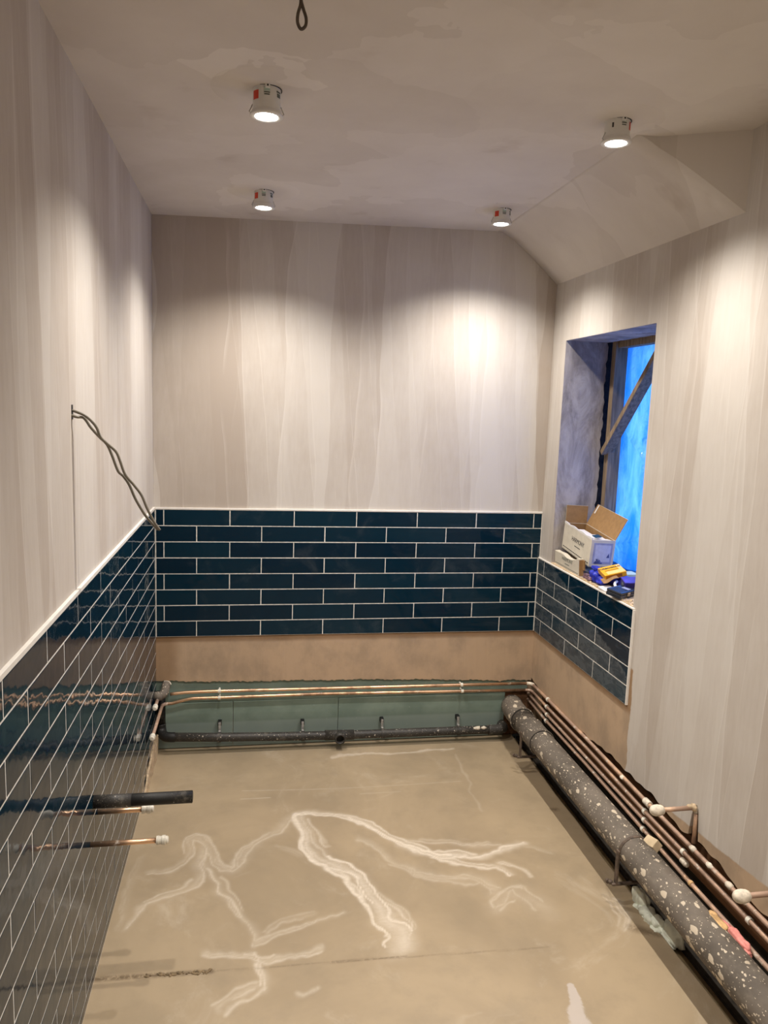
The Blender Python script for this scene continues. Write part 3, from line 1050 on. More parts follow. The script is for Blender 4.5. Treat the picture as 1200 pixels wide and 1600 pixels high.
# ================================================================== LAMPS
def downlight(x, y, drop, label, turn=0, red=-1):
    zt = flat(x) - .0005
    zb = zt - drop
    t = thing('downlight', (x, y, zt), label, 'downlight', 'LED downlights hanging from the ceiling')
    h = zt - zb
    mk('body', lathe([(.0362, 0), (.0368, -.004), (.0368, -h + .018), (.0375, -h + .014)], (x, y, zt), 'z', 36), M['lamp_body'], t, True)
    mk('bezel', lathe([(.0375, -h + .016), (.0400, -h + .010), (.0430, -h + .004), (.0436, -h + .0005), (.0422, -h - .0012), (.0320, -h - .0012), (.0302, -h + .0008), (.0298, -h + .003)], (x, y, zt), 'z', 36), M['lamp_body'], t, True)
    mk('lens', lathe([(.0300, -h + .0025), (.027, -h - .0002), (.015, -h - .0020), (.004, -h - .0024)], (x, y, zt), 'z', 36), M['lens'], t, True)
    tag(mk('hole_shade', ring((x, y, zt + .0003), (x, y, zt - .0016), .0375, .0405, 36), M['black'], t), 'dark ring for the shade in the gap round the cut hole')  # black ring painted for the shade between can and ceiling

    def sticker(nm, a0, a1, z0, z1, mat, lab=None, r=.0372):
        V, F = [], []
        n = 6
        for i in range(n + 1):
            a = math.radians(a0 + (a1 - a0) * i / n + turn)
            for rr_ in (r, r + .0004):
                for z in (z0, z1):
                    V.append((x + rr_ * math.sin(a), y - rr_ * math.cos(a), zt - z))
        for i in range(n):
            b = i * 4; c = b + 4
            F += [(b + 2, c + 2, c + 3, b + 3), (b, b + 1, c + 1, c), (b, c, c + 2, b + 2), (b + 1, b + 3, c + 3, c + 1)]
        F += [(0, 2, 3, 1), (n * 4, n * 4 + 1, n * 4 + 3, n * 4 + 2)]
        tag(mk(nm, (V, F), mat, t), lab)

    if red < 0:
        sticker('sticker', -66, -36, .012, .034, M['red'], 'red sticker')
        sticker('sticker', -12, 12, .006, .016, M['sticker_green'], 'pale green sticker')
        sticker('printing', -12, 12, .0175, .0205, M['sticker_grey'])
        sticker('printing', -11, 11, .0225, .0255, M['sticker_grey'])
        sticker('printing', 42, 68, .010, .014, M['sticker_grey'])
        sticker('printing', 45, 66, .0160, .0255, M['sticker_grey'])
    else:
        sticker('sticker', 38, 56, .007, .029, M['red'], 'red sticker')
        sticker('sticker', -6, 18, .003, .010, M['sticker_green'], 'pale green sticker')
        sticker('printing', -6, 18, .012, .0155, M['sticker_grey'])
        sticker('printing', -5, 16, .018, .021, M['sticker_grey'])
        sticker('printing', -48, -40, .013, .026, M['ink'])
    a = math.radians(turn + 2)
    cx, cy = x + .0385 * math.sin(a), y - .0385 * math.cos(a)
    mk('connector', box((cx - .0062, cy - .005, zt - .0095), (cx + .0062, cy + .004, zt - .0005), .001), M['white_plastic'], t)
    mk('connector_socket', box((cx - .0020, cy - .0056, zt - .0062), (cx + .0026, cy - .0045, zt - .0018)), M['black'], t)
    for s in (-1, 1):
        pts = [(x + s * .0372, y - .004, zt - h + .026), (x + s * .0415, y - .004, zt - h + .016), (x + s * .0455, y - .004, zt - h + .008), (x + s * .0415, y - .004, zt - h + .006)]
        mk('spring_clip', tube(pts, .0011, 6), M['steel'], t, True)
    ld = bpy.data.lights.new('downlight_beam', 'SPOT')
    ld.energy = LAMP_POWER
    ld.color = LAMP_COLOR
    ld.spot_size = LAMP_CONE
    ld.spot_blend = LAMP_BLEND
    ld.shadow_soft_size = .022
    lo = bpy.data.objects.new('downlight_beam', ld)
    COL.objects.link(lo)
    lo.parent = t
    lo.location = (0, 0, -h - .026)
    return t


downlight(.467, -1.452, .0675, 'lit white downlight nearest the left wall, red sticker facing the room')
downlight(1.477, -1.420, .0600, 'lit white downlight beside the dormer corner, red sticker on its right', 0, 1)
downlight(.474, -.463, .0620, 'small lit white downlight at the left of the back wall')
downlight(1.474, -.385, .0590, 'small lit white downlight at the right of the back wall, beside the slope')
downlight(1.476, -2.45, .0620, 'unseen white downlight on the right of the ceiling, added to light the near room')  # from here on: unseen downlights added to brighten the near end of the room
downlight(.470, -3.55, .0640, 'unseen white downlight added on the left of the ceiling above the viewer')
downlight(1.476, -3.55, .0620, 'unseen white downlight added on the right of the ceiling near the wall behind the viewer')

# cable loop hanging from the ceiling
zc = flat(.53)
t = thing('hanging_cable', (.53, -1.93, zc), 'dark loop of cable hanging from the ceiling', 'cable')
pts = [(.526, -1.93, zc + .004), (.526, -1.928, zc - .012), (.521, -1.925, zc - .030), (.521, -1.924, zc - .046), (.528, -1.924, zc - .057), (.537, -1.924, zc - .050),
       (.538, -1.925, zc - .036), (.532, -1.927, zc - .020), (.527, -1.930, zc - .006), (.526, -1.934, zc + .004)]
mk('loop', tube(smooth_path(pts, 6), .0034, 10), M['cable_dark'], t, True)
mk('hole_shade', lathe([(.011, .001), (.010, -.0012)], (.526, -1.932, zc), 'z', 18), M['black'], t)  # black disc painting the shade in the cable hole

# two cables from the left wall
cA = [(-0.01, -1.588, 1.662), (0.004, -1.588, 1.658), (0.022, -1.5852, 1.6498), (0.0392, -1.5799, 1.633), (0.0488, -1.577, 1.6181), (0.0563, -1.5746, 1.5965), (0.0699, -1.5704, 1.5813), (0.0916, -1.5637, 1.5595), (0.1014, -1.5607, 1.5351), (0.1132, -1.5571, 1.4994), (0.1335, -1.5508, 1.4721), (0.1519, -1.5451, 1.4445), (0.1643, -1.5413, 1.4122), (0.1809, -1.5362, 1.3747), (0.197, -1.5312, 1.3484)]
cB = [(-0.01, -1.594, 1.65), (0.004, -1.594, 1.646), (0.0181, -1.5784, 1.6433), (0.0332, -1.5738, 1.6199), (0.0524, -1.5678, 1.5964), (0.0699, -1.5624, 1.577), (0.0815, -1.5589, 1.5484), (0.0951, -1.5547, 1.5084), (0.1071, -1.551, 1.4949), (0.1211, -1.5466, 1.4723), (0.1352, -1.5423, 1.4358), (0.1516, -1.5372, 1.4034), (0.1661, -1.5327, 1.3799), (0.1914, -1.5249, 1.3487)]
for pts, lab in ((cA, 'grey cable from the left wall, bowing towards the back wall'), (cB, 'grey cable from the left wall, lower of the pair')):
    o = mk('electrical_cable', tube(smooth_path(pts, 5), .0036, 10), M['cable'], None, True)
    tag(o, lab, 'cable', 'cables poking out of the left wall')
o = mk('cable_hole', box((-.0082, -1.597, 1.640), (-.0072, -1.580, 1.676)), M['black'], wall_left)

# ================================================================== PIPEWORK
PR = .0076


def clip15(parent, x, y, z, along, wall, name='clip'):
    """white plastic pipe clip: sleeve round the 15 mm pipe and a stem to the wall"""
    d = Vector((1, 0, 0)) if along == 'x' else Vector((0, 1, 0))
    c = Vector((x, y, z))
    o = mk(name, join(ring(c - d * .0065, c + d * .0065, .0073, .0106, 18)), M['fitting'], parent, False)
    if wall is not None:
        w = Vector(wall)
        mk('clip_stem', box([min(a, b) - .004 for a, b in zip(c + w * .009, c + w)], [max(a, b) + .004 for a, b in zip(c + w * .009, c + w)], .001), M['fitting'], parent)
    return o


def stop_end(parent, tip, d, mat='fitting', r=.0118):
    """ribbed push-fit stop end on a pipe; tip = outer end, d = outward direction"""
    tip, d = Vector(tip), Vector(d)
    prof = [(-.0345, .0082), (-.0338, r * .96), (-.027, r), (-.026, r * .9), (-.019, r * .9), (-.018, r * 1.04), (-.009, r * 1.04), (-.008, r * .86), (-.003, r * .84), (0, r * .62)]
    mk('end_cap', tube([tip + d * a for a, _ in prof], 0, 20, True, [b for _, b in prof]), M[mat], parent, False)


# ---- the upper copper pipe: along the back wall, round the corner, along the window wall
t = thing('copper_pipe', (1.0, -.02, .30), 'upper copper pipe running along the back wall and topmost along the window wall', 'pipe')
pts = [(.066, -.020, .295), (.085, -.020, .297), (.138, -.020, .301), (.22, -.020, .3028), (.298, -.020, .303), (.787, -.020, .3005), (1.514, -.020, .298), (1.868, -.020, .2955)]
mk('back_run', tube(pts, PR, 14), M['copper'], t, True)
mk('elbow', tube(arc((1.866, -.020, .2955), (1.8935, -.020, .2955), (1.8935, -.048, .2955)), PR * 1.18, 14), M['fitting_old'], t, True)
mk('side_run', tube([(1.8935, -.046, .2955), (1.8935, -.242, .2957), (1.8935, -.694, .2935), (1.8935, -1.036, .2875), (1.8935, -1.20, .2838), (1.8935, -3.2, .283)], PR, 14), M['copper_old'], t, True)
tag(mk('tail', tube([(.0135, -.074, .287), (.0135, -.15, .288)], PR, 14), M['copper_old'], t, True), 'short tail at the left end pointing into the room')
stop_end(t, (.0135, -.178, .288), (0, -1, 0))
for x in (.298, 1.514):
    clip15(t, x, -.020, .303 if x < 1 else .298, 'x', (0, .0375, 0))
clip15(t, 1.8935, -.245, .2957, 'y', None)
tag(mk('coupling', ring((1.8935, -1.19, .284), (1.8935, -1.225, .284), .007, .0125, 18), M['fitting_old'], t), 'white plaster smeared coupling')
for y in (-1.02, -1.505, -1.60, -1.70, -1.775):
    mk('plaster_blob', blob([((1.891, y, .2865), (.0095, .018, .0095))], int(-y * 100), 2), M['fitting_old'], t, True)

# ---- the lower copper pipe
t = thing('copper_pipe', (1.0, -.02, .27), 'lower copper pipe running along the back wall and second down along the window wall', 'pipe')
pts = smooth_path([(.052, -.020, .2472), (.075, -.020, .2485), (.097, -.020, .254), (.153, -.020, .2675), (.19, -.020, .270), (.298, -.020, .270)], 4) + [Vector((.787, -.020, .2735)), Vector((1.519, -.020, .2645)), Vector((1.862, -.020, .2595))]
mk('back_run', tube(pts, PR, 14), M['copper'], t, True)
mk('elbow', tube(arc((1.860, -.020, .2595), (1.8935, -.020, .2595), (1.8935, -.052, .2592)), PR, 14), M['copper_old'], t, True)
mk('side_run', tube([(1.8935, -.05, .2592), (1.8935, -.232, .2555), (1.8935, -.70, .2555), (1.8935, -1.022, .248), (1.8935, -1.20, .2425), (1.8935, -3.2, .242)], PR, 14), M['copper_old'], t, True)
tag(mk('elbow', tube(arc((.054, -.020, .2472), (.033, -.020, .247), (.031, -.046, .2465)), PR * 1.1, 14), M['copper_old'], t, True), 'elbow at the left end')
tag(mk('tail', tube([(.031, -.044, .2465), (.029, -.375, .246)], PR, 14), M['copper_old'], t, True), 'long tail at the left end pointing into the room')
stop_end(t, (.029, -.404, .246), (0, -1, 0))
for x, z in ((.298, .270), (1.519, .2645)):
    clip15(t, x, -.020, z, 'x', (0, .0375, 0))
clip15(t, 1.8935, -.237, .2555, 'y', None)
clip15(t, 1.8935, -1.195, .2425, 'y', None)
clip15(t, 1.8935, -1.453, .2422, 'y', None)
clip15(t, 1.8935, -1.80, .242, 'y', None)

# ---- third and fourth pipes of the window wall
t = thing('copper_pipe', (1.8935, -.7, .215), 'third copper pipe down along the window wall, ending at a white capped end', 'pipe')
mk('side_run', tube([(1.8935, .018, .2275), (1.8935, -.247, .2185), (1.8935, -.7, .2135), (1.8935, -1.198, .210), (1.8935, -1.45, .2105)], PR, 14), M['copper_old'], t, True)
stop_end(t, (1.8935, -1.482, .2106), (0, -1, 0), 'fitting_old', .0105)
clip15(t, 1.8935, -.247, .2185, 'y', None)
clip15(t, 1.8935, -1.198, .210, 'y', None)
t = thing('copper_pipe', (1.8935, -1.0, .18), 'lowest copper pipe along the window wall, just behind the big speckled pipe', 'pipe')
mk('side_run', tube([(1.8935, .018, .1945), (1.8935, -.241, .1845), (1.8935, -.70, .1838), (1.8935, -.996, .1772), (1.8935, -1.194, .1712), (1.8935, -1.511, .1645), (1.8935, -3.2, .1635)], PR, 14), M['copper_old'], t, True)
clip15(t, 1.8935, -.241, .1845, 'y', None)
clip15(t, 1.8935, -1.194, .1712, 'y', None)
tag(mk('solder_collar', ring((1.8935, -1.505, .1646), (1.8935, -1.518, .1645), .0073, .0098, 18), M['foam_tan'], t), 'tan collar')
o = mk('pink_foam', blob([((1.872, -1.735, .174), (.013, .030, .013)), ((1.873, -1.775, .176), (.013, .034, .015)), ((1.872, -1.815, .174), (.014, .026, .015)), ((1.868, -1.838, .166), (.010, .014, .012))], 9), M['foam_pink'], None, True)
tag(o, 'strip of pink foam stuck between the lowest copper pipe and the big pipe', 'foam')

# ---- radiator tails standing out of the window wall
for k, (yy, zz, ln, lab) in enumerate(((-1.483, .419, .150, 'short copper tail with a round white cap, beside the chase in the window wall'),
                                       (-1.923, .417, .150, 'short copper tail with a round white cap, at the right edge of the picture'))):
    t = thing('pipe_tail', (WP, yy, zz), lab, 'pipe', None)
    mk('riser', tube([(1.9075, yy, .292), (1.9075, yy, zz - .016)], PR, 12), M['copper_old'], t, True)
    mk('elbow', tube(arc((1.9075, yy, zz - .018), (1.9075, yy, zz), (1.888, yy, zz)), PR * 1.2, 12), M['fitting_old'], t, True)
    mk('arm', tube([(1.890, yy, zz), (1.765, yy, zz - .001)], PR, 14), M['copper_old'], t, True)
    prof = [(1.785, .0085), (1.784, .0135), (1.777, .0165), (1.766, .0185), (1.755, .0180), (1.746, .0150), (1.740, .0095), (1.7385, .004)]
    mk('end_cap', tube([(x, yy, zz - .001) for x, _ in prof], 0, 22, True, [r for _, r in prof]), M['fitting_old'], t, True)
    mk('plaster_blob', blob([((1.882, yy + .002, zz + .004), (.014, .010, .008)), ((1.893, yy - .003, zz + .003), (.010, .013, .013))], 40 + k, 2), M['plaster_edge'], t, True)

# ---- big soil pipe
t = thing('soil_pipe', (1.765, -1.5, .197), 'big dark grey soil pipe spattered with plaster along the window wall', 'pipe')
SR = .0562
mk('pipe', tube([(1.765, y, .197) for y in frange(-3.2, -.30, .1)], SR, 40), M['soil'], t, True)
mk('elbow', tube(arc((1.765, -.235, .197), (1.766, -.08, .195), (1.812, .026, .158), 12), SR * 1.0, 40), M['soil'], t, True)
mk('coupling', join(ring((1.765, -.50, .197), (1.765, -.375, .197), SR - .002, SR + .0035, 40)), M['soil'], t, False)
for y, nm in ((-.50, 'collar'), (-.375, 'collar'), (-.245, 'collar')):
    tor = tube([(1.765 + (SR + .0025) * math.cos(a), y, .197 + (SR + .0025) * math.sin(a)) for a in [2 * PI * k / 40 for k in range(41)]], .0042, 10, False)
    mk(nm, tor, M['soil'], t, True)
    tag(mk('seal', ring((1.765, y - .007, .197), (1.765, y - .0045, .197), SR - .001, SR + .0016, 40), M['black'], t), 'black rubber seal')


def bracket(y, big=True):
    tag(mk('strap', ring((1.765, y - .006, .197), (1.765, y + .006, .197), SR, SR + .0022, 40), M['rust'], t), 'thin rusty strap round the pipe')
    tag(mk('bracket_arm', box((1.7025, y - .007, .078), (1.7085, y + .012, .205), .001), M['rust'], t), 'rusty upright of the bracket')
    tag(mk('bracket_bar', box((1.69, y - .005, .076), (1.984, y + .008, .083), .001), M['rust'], t), 'rusty bar of the bracket under the pipe')
    tag(mk('bracket_bolt', join(lathe([(.0065, 0), (.0085, .004), (.0085, .010), (.0055, .013)], (1.690, y + .012, .076), 'z', 12),
                                ring((1.683, y + .014, .082), (1.683, y + .022, .082), .004, .008, 14)), M['rust'], t), 'rusty bolt at the end of the bracket')


bracket(-1.365)
bracket(-.40)
tag(mk('wedge', xform(box((-.017, -.026, -.016), (.017, .026, .016), .003), Matrix.Translation((1.808, -1.40, .246)) @ Matrix.Rotation(math.radians(-40), 4, 'Y') @ Matrix.Rotation(math.radians(14), 4, 'Z')), M['wedge'], t), 'tan timber wedge on top of the pipe')
tag(mk('foam_patch', blob([((1.793, -1.80, .241), (.016, .042, .010)), ((1.800, -1.765, .240), (.012, .022, .008))], 33, 3), M['foam_tan'], t, True), 'tan foam patch')
o = mk('green_foam', blob([((1.800, -1.37, .012), (.020, .050, .045)), ((1.795, -1.425, .004), (.026, .035, .024)), ((1.788, -1.455, .006), (.022, .024, .019)), ((1.806, -1.48, .004), (.024, .030, .024)),
                           ((1.822, -1.54, .010), (.022, .050, .036)), ((1.79, -1.495, -.004), (.018, .03, .010)), ((1.80, -1.40, -.01), (.03, .06, .018)), ((1.81, -1.52, -.01), (.03, .06, .018))], 17), M['foam_green'], None, True)
tag(o, 'lump of pale green foam on the floor edge under the big pipe', 'foam')

# ---- black waste pipe along the foot of the back wall
t = thing('waste_pipe', (.9, -.04, .06), 'long black waste pipe along the foot of the back wall with an open tee', 'pipe')
WR = .0215
mk('riser', tube([(.020, .006, .30), (.020, .006, .135)], WR, 24), M['black_pipe'], t, True)
mk('elbow', tube(smooth_path([(.020, .006, .137), (.021, .003, .112), (.028, -.012, .094), (.045, -.032, .087), (.068, -.040, .0862), (.09, -.040, .0856)], 5), WR * 1.10, 24), M['black_pipe'], t, True)
run = [(.085, -.040, .0857), (.291, -.040, .0765), (.60, -.040, .067), (.887, -.040, .062), (1.115, -.040, .061), (1.517, -.040, .060), (1.70, -.040, .058)]
mk('run', tube(run, WR, 28), M['waste'], t, True)
tee = join(tube([(.815, -.040, .0645), (.960, -.040, .0615)], WR * 1.16, 28), ring((.887, -.040, .0625), (.887, -.092, .0615), .0195, .0265, 28))
mk('tee', tee, M['waste'], t, True)
tag(mk('tee_mouth', lathe([(.0197, 0), (.0197, .002)], (.887, -.066, .062), 'y', 24), M['black'], t), 'open black mouth of the tee')
mk('elbow', tube(smooth_path([(1.665, -.040, .0585), (1.71, -.040, .058), (1.742, -.036, .060), (1.752, -.015, .062), (1.753, .012, .062)], 5), WR * 1.16, 24), M['waste'], t, True)
for x, z in ((.300, .0762), (.705, .065), (1.108, .061), (1.507, .060)):
    b = 'clip'
    mk(b, ring((x - .008, -.040, z), (x + .008, -.040, z), WR - .0005, WR + .003, 24), M['waste'], t)
    mk('clip_stem', box((x - .006, -.018, z + .012), (x + .006, -.0132, z + .064), .0008), M['clip_grey'], t)
    mk('clip_plate', box((x - .009, -.013, z + .046), (x + .009, .0152, z + .067), .001), M['black'], t)
    mk('clip_screw', join(box((x - .0045, -.0148, z + .0555), (x + .0045, -.0128, z + .0575)), box((x - .001, -.0148, z + .052), (x + .001, -.0128, z + .061))), M['steel'], t)
    mk('clip_neck', box((x - .005, -.034, z + .017), (x + .005, -.014, z + .026), .001), M['clip_grey'], t)
for k, (x, s) in enumerate(((1.60, 1), (1.635, .8))):
    mk('plaster_blob', blob([((x, -.052, .074), (.020 * s, .009, .010))], 70 + k, 2), M['fitting_old'], t, True)

# ---- grey pipe elbow in the back left corner
t = thing('pipe_elbow', (.02, -.05, .30), 'plaster smeared grey pipe elbow in the far left corner above the copper tails', 'pipe')
mk('socket', tube([(-.006, -.050, .298), (.034, -.050, .299)], .0215, 24), M['soil'], t, True)
mk('bend', tube(smooth_path([(.020, -.050, .299), (.038, -.042, .306), (.044, -.016, .320), (.045, .012, .334)], 5), .0200, 24), M['soil'], t, True)
tag(mk('rim', tube([(.045 + .0225 * math.cos(a), .002 + .008 * math.sin(a), .330 + .021 * math.sin(a)) for a in [PI * .05 + PI * .6 * k / 16 for k in range(17)]], .0032, 8, True), M['fitting_old'], t, True), 'pale plaster rim')

# ---- pipes standing out of the left wall
t = thing('black_pipe', (0, -1.457, .538), 'black plastic waste pipe standing out of the tiled left wall', 'pipe')
mk('sleeve', ring((-.008, -1.457, .538), (.105, -1.457, .538), .0172, .0190, 28), M['waste'], t, True)
mk('pipe', tube([(-.009, -1.457, .538), (.277, -1.457, .5385)], .0180, 28), M['black_pipe'], t, True)
mk('open_end', lathe([(.0155, 0), (.0155, .0008)], (.2772, -1.457, .5385), 'x', 24), M['black'], t)
for (yy, zz, ln, lab) in ((-1.403, .476, .158, 'copper stub with a white cap just under the black pipe on the left wall'),
                          (-1.510, .4375, .212, 'longer copper stub with a white cap, lowest on the left wall')):
    t = thing('copper_stub', (0, yy, zz), lab, 'pipe')
    mk('pipe', tube([(-.009, yy, zz), (ln - .012, yy, zz + .001)], PR, 16), M['copper'], t, True)
    stop_end(t, (ln + .002, yy, zz + .001), (1, 0, 0), 'fitting', .0128)

# ================================================================== THINGS ON THE SILL
SZ = .968


def text(name, body, size, mat, parent, mat4, ext=.0003, bold=0.0):
    cu = bpy.data.curves.new(name, 'FONT')
    cu.body = body
    cu.size = size
    cu.align_x = 'CENTER'
    cu.align_y = 'CENTER'
    cu.extrude = ext
    cu.offset = bold
    tmp = bpy.data.objects.new(name, cu)
    COL.objects.link(tmp)
    dg = bpy.context.evaluated_depsgraph_get()
    me = bpy.data.meshes.new_from_object(tmp.evaluated_get(dg))
    bpy.data.objects.remove(tmp)
    me.transform(mat4)
    return link(name, me, mat, parent)


def local_thing(name, loc, rot, label, cat):
    o = bpy.data.objects.new(name, None)
    COL.objects.link(o)
    o.location = loc
    o.rotation_euler = rot
    return tag(o, label, cat)


FACE = Matrix(((0, 0, -1, 0), (-1, 0, 0, 0), (0, 1, 0, 0), (0, 0, 0, 1)))     # text lying on a face that looks to -x
NEAR = Matrix(((1, 0, 0, 0), (0, 0, -1, 0), (0, 1, 0, 0), (0, 0, 0, 1)))      # text lying on a face that looks to -y

# big open carton: local x = depth towards the window, y = along the wall (far end +), z up
bx, by, bz = .112, .335, .126
t = local_thing('carton', (1.941 + bx / 2, -.160 - by / 2, 1.030), (math.radians(4.5), math.radians(2.0), math.radians(-2)), 'open white carton with raised brown flaps, lettered on its front, on the window sill', 'box')
a, b, th = bx / 2, by / 2, .0035
outer = join(box((-a, -b, 0), (-a + th, b, bz)), box((a - th, -b, 0), (a, b, bz)), box((-a + th, -b, 0), (a - th, -b + th, bz)), box((-a + th, b - th, 0), (a - th, b, bz)), box((-a, -b, 0), (a, b, .004)))
mk('body', outer, M['carton'], t)
mk('lining', join(box((-a + th, -b + th, .004), (-a + th + .001, b - th, bz - .002)), box((a - th - .001, -b + th, .004), (a - th, b - th, bz - .002)),
                  box((-a + th, b - th - .001, .004), (a - th, b - th, bz - .002)), box((-a + th, -b + th, .004), (a - th, -b + th + .001, bz - .002)), box((-a + th, -b + th, .004), (a - th, b - th, .006))), M['cardboard'], t)


def flap(w, h, mat4, lab):
    f = mk('flap', xform(box((-w / 2, -.0018, 0), (w / 2, .0, h)), mat4), M['cardboard'], t)
    tag(f, lab)
    mk('flap_back', xform(box((-w / 2 - .0006, .0, -.0005), (w / 2 + .0006, .0012, h + .0012)), mat4), M['carton'], f)


flap(bx - .004, .086, Matrix.Translation((0, b - .001, bz)) @ Matrix.Rotation(math.radians(-6), 4, 'X'), 'brown end flap standing up')
flap(by - .006, .108, Matrix.Translation((a - .001, 0, bz)) @ Matrix.Rotation(math.radians(-90), 4, 'Z') @ Matrix.Rotation(math.radians(-24), 4, 'X'), 'long brown flap leaning towards the window')
mk('tape', xform(box((-.006, -.0025, .062), (.004, -.0018, .106)), Matrix.Translation((a - .001, .145, bz)) @ Matrix.Rotation(math.radians(-90), 4, 'Z') @ Matrix.Rotation(math.radians(-24), 4, 'X')), M['paper'], t)
tag(mk('flap', xform(box((-bx / 2 + .004, 0, -.001), (bx / 2 - .006, .075, .0012)), Matrix.Translation((0, -b + .002, bz - .004)) @ Matrix.Rotation(math.radians(-7), 4, 'X')), M['paper'], t), 'white near flap folded in')
mk('front_edge', xform(slab(frange(-b, b, .012), lambda u: 0, lambda u: .006 + .005 * abs(math.sin(u * 31)), lambda u, v, d: (d, u, v), 2, -a - .0006, -a + .003), Matrix.Translation((0, 0, bz - .002))), M['paper'], t)
text('lettering', 'HARMONY', .030, M['ink'], t, Matrix.Translation((-a - .0004, -.015, .075)) @ FACE)
mk('printed_line', join(*[box((-a - .0006, -.015 - .034 + k * .0115, .0465), (-a + .0002, -.015 - .034 + k * .0115 + .009, .0500)) for k in range(6)]), M['ink'], t)
mk('printed_line', join(*[box((-a - .0006, -b + .012 + k * .0185, .0125), (-a + .0002, -b + .012 + k * .0185 + .014, .0165)) for k in range(17)]), M['ink'], t)
fr = mk('end_label', join(box((-a + .012, -b - .0007, .016), (a - .010, -b + .0002, .112))), M['carton_label'], t)
tag(fr, 'grey blue label on the near end')
mk('label_panel', box((-a + .021, -b - .0012, .026), (a - .019, -b - .0004, .103)), M['carton_pale'], fr)
mk('label_emblem', (join([(.022, -b - .0018, .045), (.036, -b - .0018, .045), (.031, -b - .0018, .064), (.022, -b - .0012, .045), (.036, -b - .0012, .045), (.031, -b - .0012, .064)] and
   ([(.021, -b - .0018, .046), (.035, -b - .0018, .046), (.031, -b - .0018, .066), (.021, -b - .0010, .046), (.035, -b - .0010, .046), (.031, -b - .0010, .066)], [(0, 1, 2), (5, 4, 3), (0, 3, 4, 1), (1, 4, 5, 2), (2, 5, 3, 0)]))), M['ink_blue'], fr)
er_ = random.Random(8)
strokes = []
for k in range(9):
    aa = math.radians(20 + 140 * k / 8)
    strokes.append(tube([(-.018, -b - .0014, .019), (-.018 + .022 * math.cos(aa) * er_.uniform(.6, 1), -b - .0014, .019 + .026 * math.sin(aa) * er_.uniform(.6, 1))], .0016, 6))
mk('label_emblem', join(*strokes, box((-.034, -b - .0016, .0165), (.004, -b - .0008, .0225))), M['ink_blue'], fr)
tag(mk('packing', join(box((-a + .006, -b + .03, .100), (a - .02, -.02, .116)), box((-a + .01, -.01, .092), (a - .03, b - .05, .106))), M['paper'], t), 'white tiles packed in the carton')
mk('packing_strip', xform(box((-.02, -.012, 0), (.022, .012, .004), .001), Matrix.Translation((-.012, -b + .055, .128)) @ Matrix.Rotation(.5, 4, 'Z') @ Matrix.Rotation(.25, 4, 'X')), M['teal'], t)

# boards that the carton rests on
o = mk('timber_offcut', box((1.972, -.300, SZ), (2.065, -.190, SZ + .0545), .002), M['batten'])
tag(o, 'timber offcut wedged under the far end of the open carton', 'timber')

# small carton in front of it
sx, sy_, szz = .024, .292, .070
t = local_thing('small_carton', (1.909 + sx / 2, -.170 - sy_ / 2, SZ), (math.radians(0), math.radians(-3), math.radians(-1.5)), 'low flat white carton standing in front of the open carton', 'box')
a2, b2 = sx / 2, sy_ / 2
top = lambda u: szz - .012 * (1 - min(1, abs(u) / b2)) + .004 * math.sin(u * 35) + (.006 if u < -b2 + .03 else 0)
mk('body', slab(frange(-b2, b2, .012), lambda u: .0, top, lambda u, v, d: (d, u, v), 4, -a2, a2), M['carton'], t)
tag(mk('torn_end', join(box((-a2 + .002, -b2 - .0012, .002), (a2 - .001, -b2 + .0004, szz + .005)), box((a2 - .006, -b2 - .016, .03), (a2, -b2, szz + .004))), M['cardboard'], t), 'brown torn end')
text('lettering', 'HARMONY', .026, M['sticker_grey'], t, Matrix.Translation((-a2 - .0004, -.01, .047)) @ FACE)
mk('printed_line', join(*[box((-a2 - .0006, -.035 + k * .011, .024), (-a2 + .0002, -.035 + k * .011 + .0085, .0275)) for k in range(5)]), M['sticker_grey'], t)
mk('printed_line', join(*[box((-a2 - .0006, -b2 + .010 + k * .0165, .0085), (-a2 + .0002, -b2 + .010 + k * .0165 + .0125, .0115)) for k in range(17)]), M['sticker_grey'], t)

# yellow screw box resting on a crumpled blue bag
t = local_thing('yellow_packet', (1.975, -.640, 1.026), (0, 0, 0), 'yellow box with dark lettering tilted on the heap on the sill', 'box')
Xv = Vector((.992, -.125, .25)).normalized()
Yv = Vector((.125, .992, .157)); Yv = (Yv - Xv * Yv.dot(Xv)).normalized()
Zv = Xv.cross(Yv)
t.matrix_world = Matrix(((Xv.x, Yv.x, Zv.x, 1.977), (Xv.y, Yv.y, Zv.y, -.640), (Xv.z, Yv.z, Zv.z, 1.018), (0, 0, 0, 1)))
l2, w2, h2 = .047, .045, .022
mk('body', box((-l2, -w2, 0), (l2, w2, h2), .0012), M['yellow'], t)
mk('label_band', box((-l2 + .016, -w2 + .004, h2 - .0003), (l2 - .001, -w2 + .034, h2 + .0004)), M['yellow_pale'], t)
mk('label_band', box((l2 - .018, -w2 + .004, h2 - .0003), (l2 - .001, w2 - .004, h2 + .0006)), M['yellow_pale'], t)
mk('label_strip', box((-l2 + .016, -.004, h2 - .0003), (l2 - .020, .001, h2 + .0007)), M['orange_dark'], t)
mk('label_strip', box((-l2 + .004, -w2 - .0005, .004), (l2 - .02, -w2 + .0002, .018)), M['orange_dark'], t)
text('lettering', 'TURBOGOLD', .0158, M['ink'], t, Matrix.Translation((-.004, .0215, h2 + .0010)), .0003, .0005)

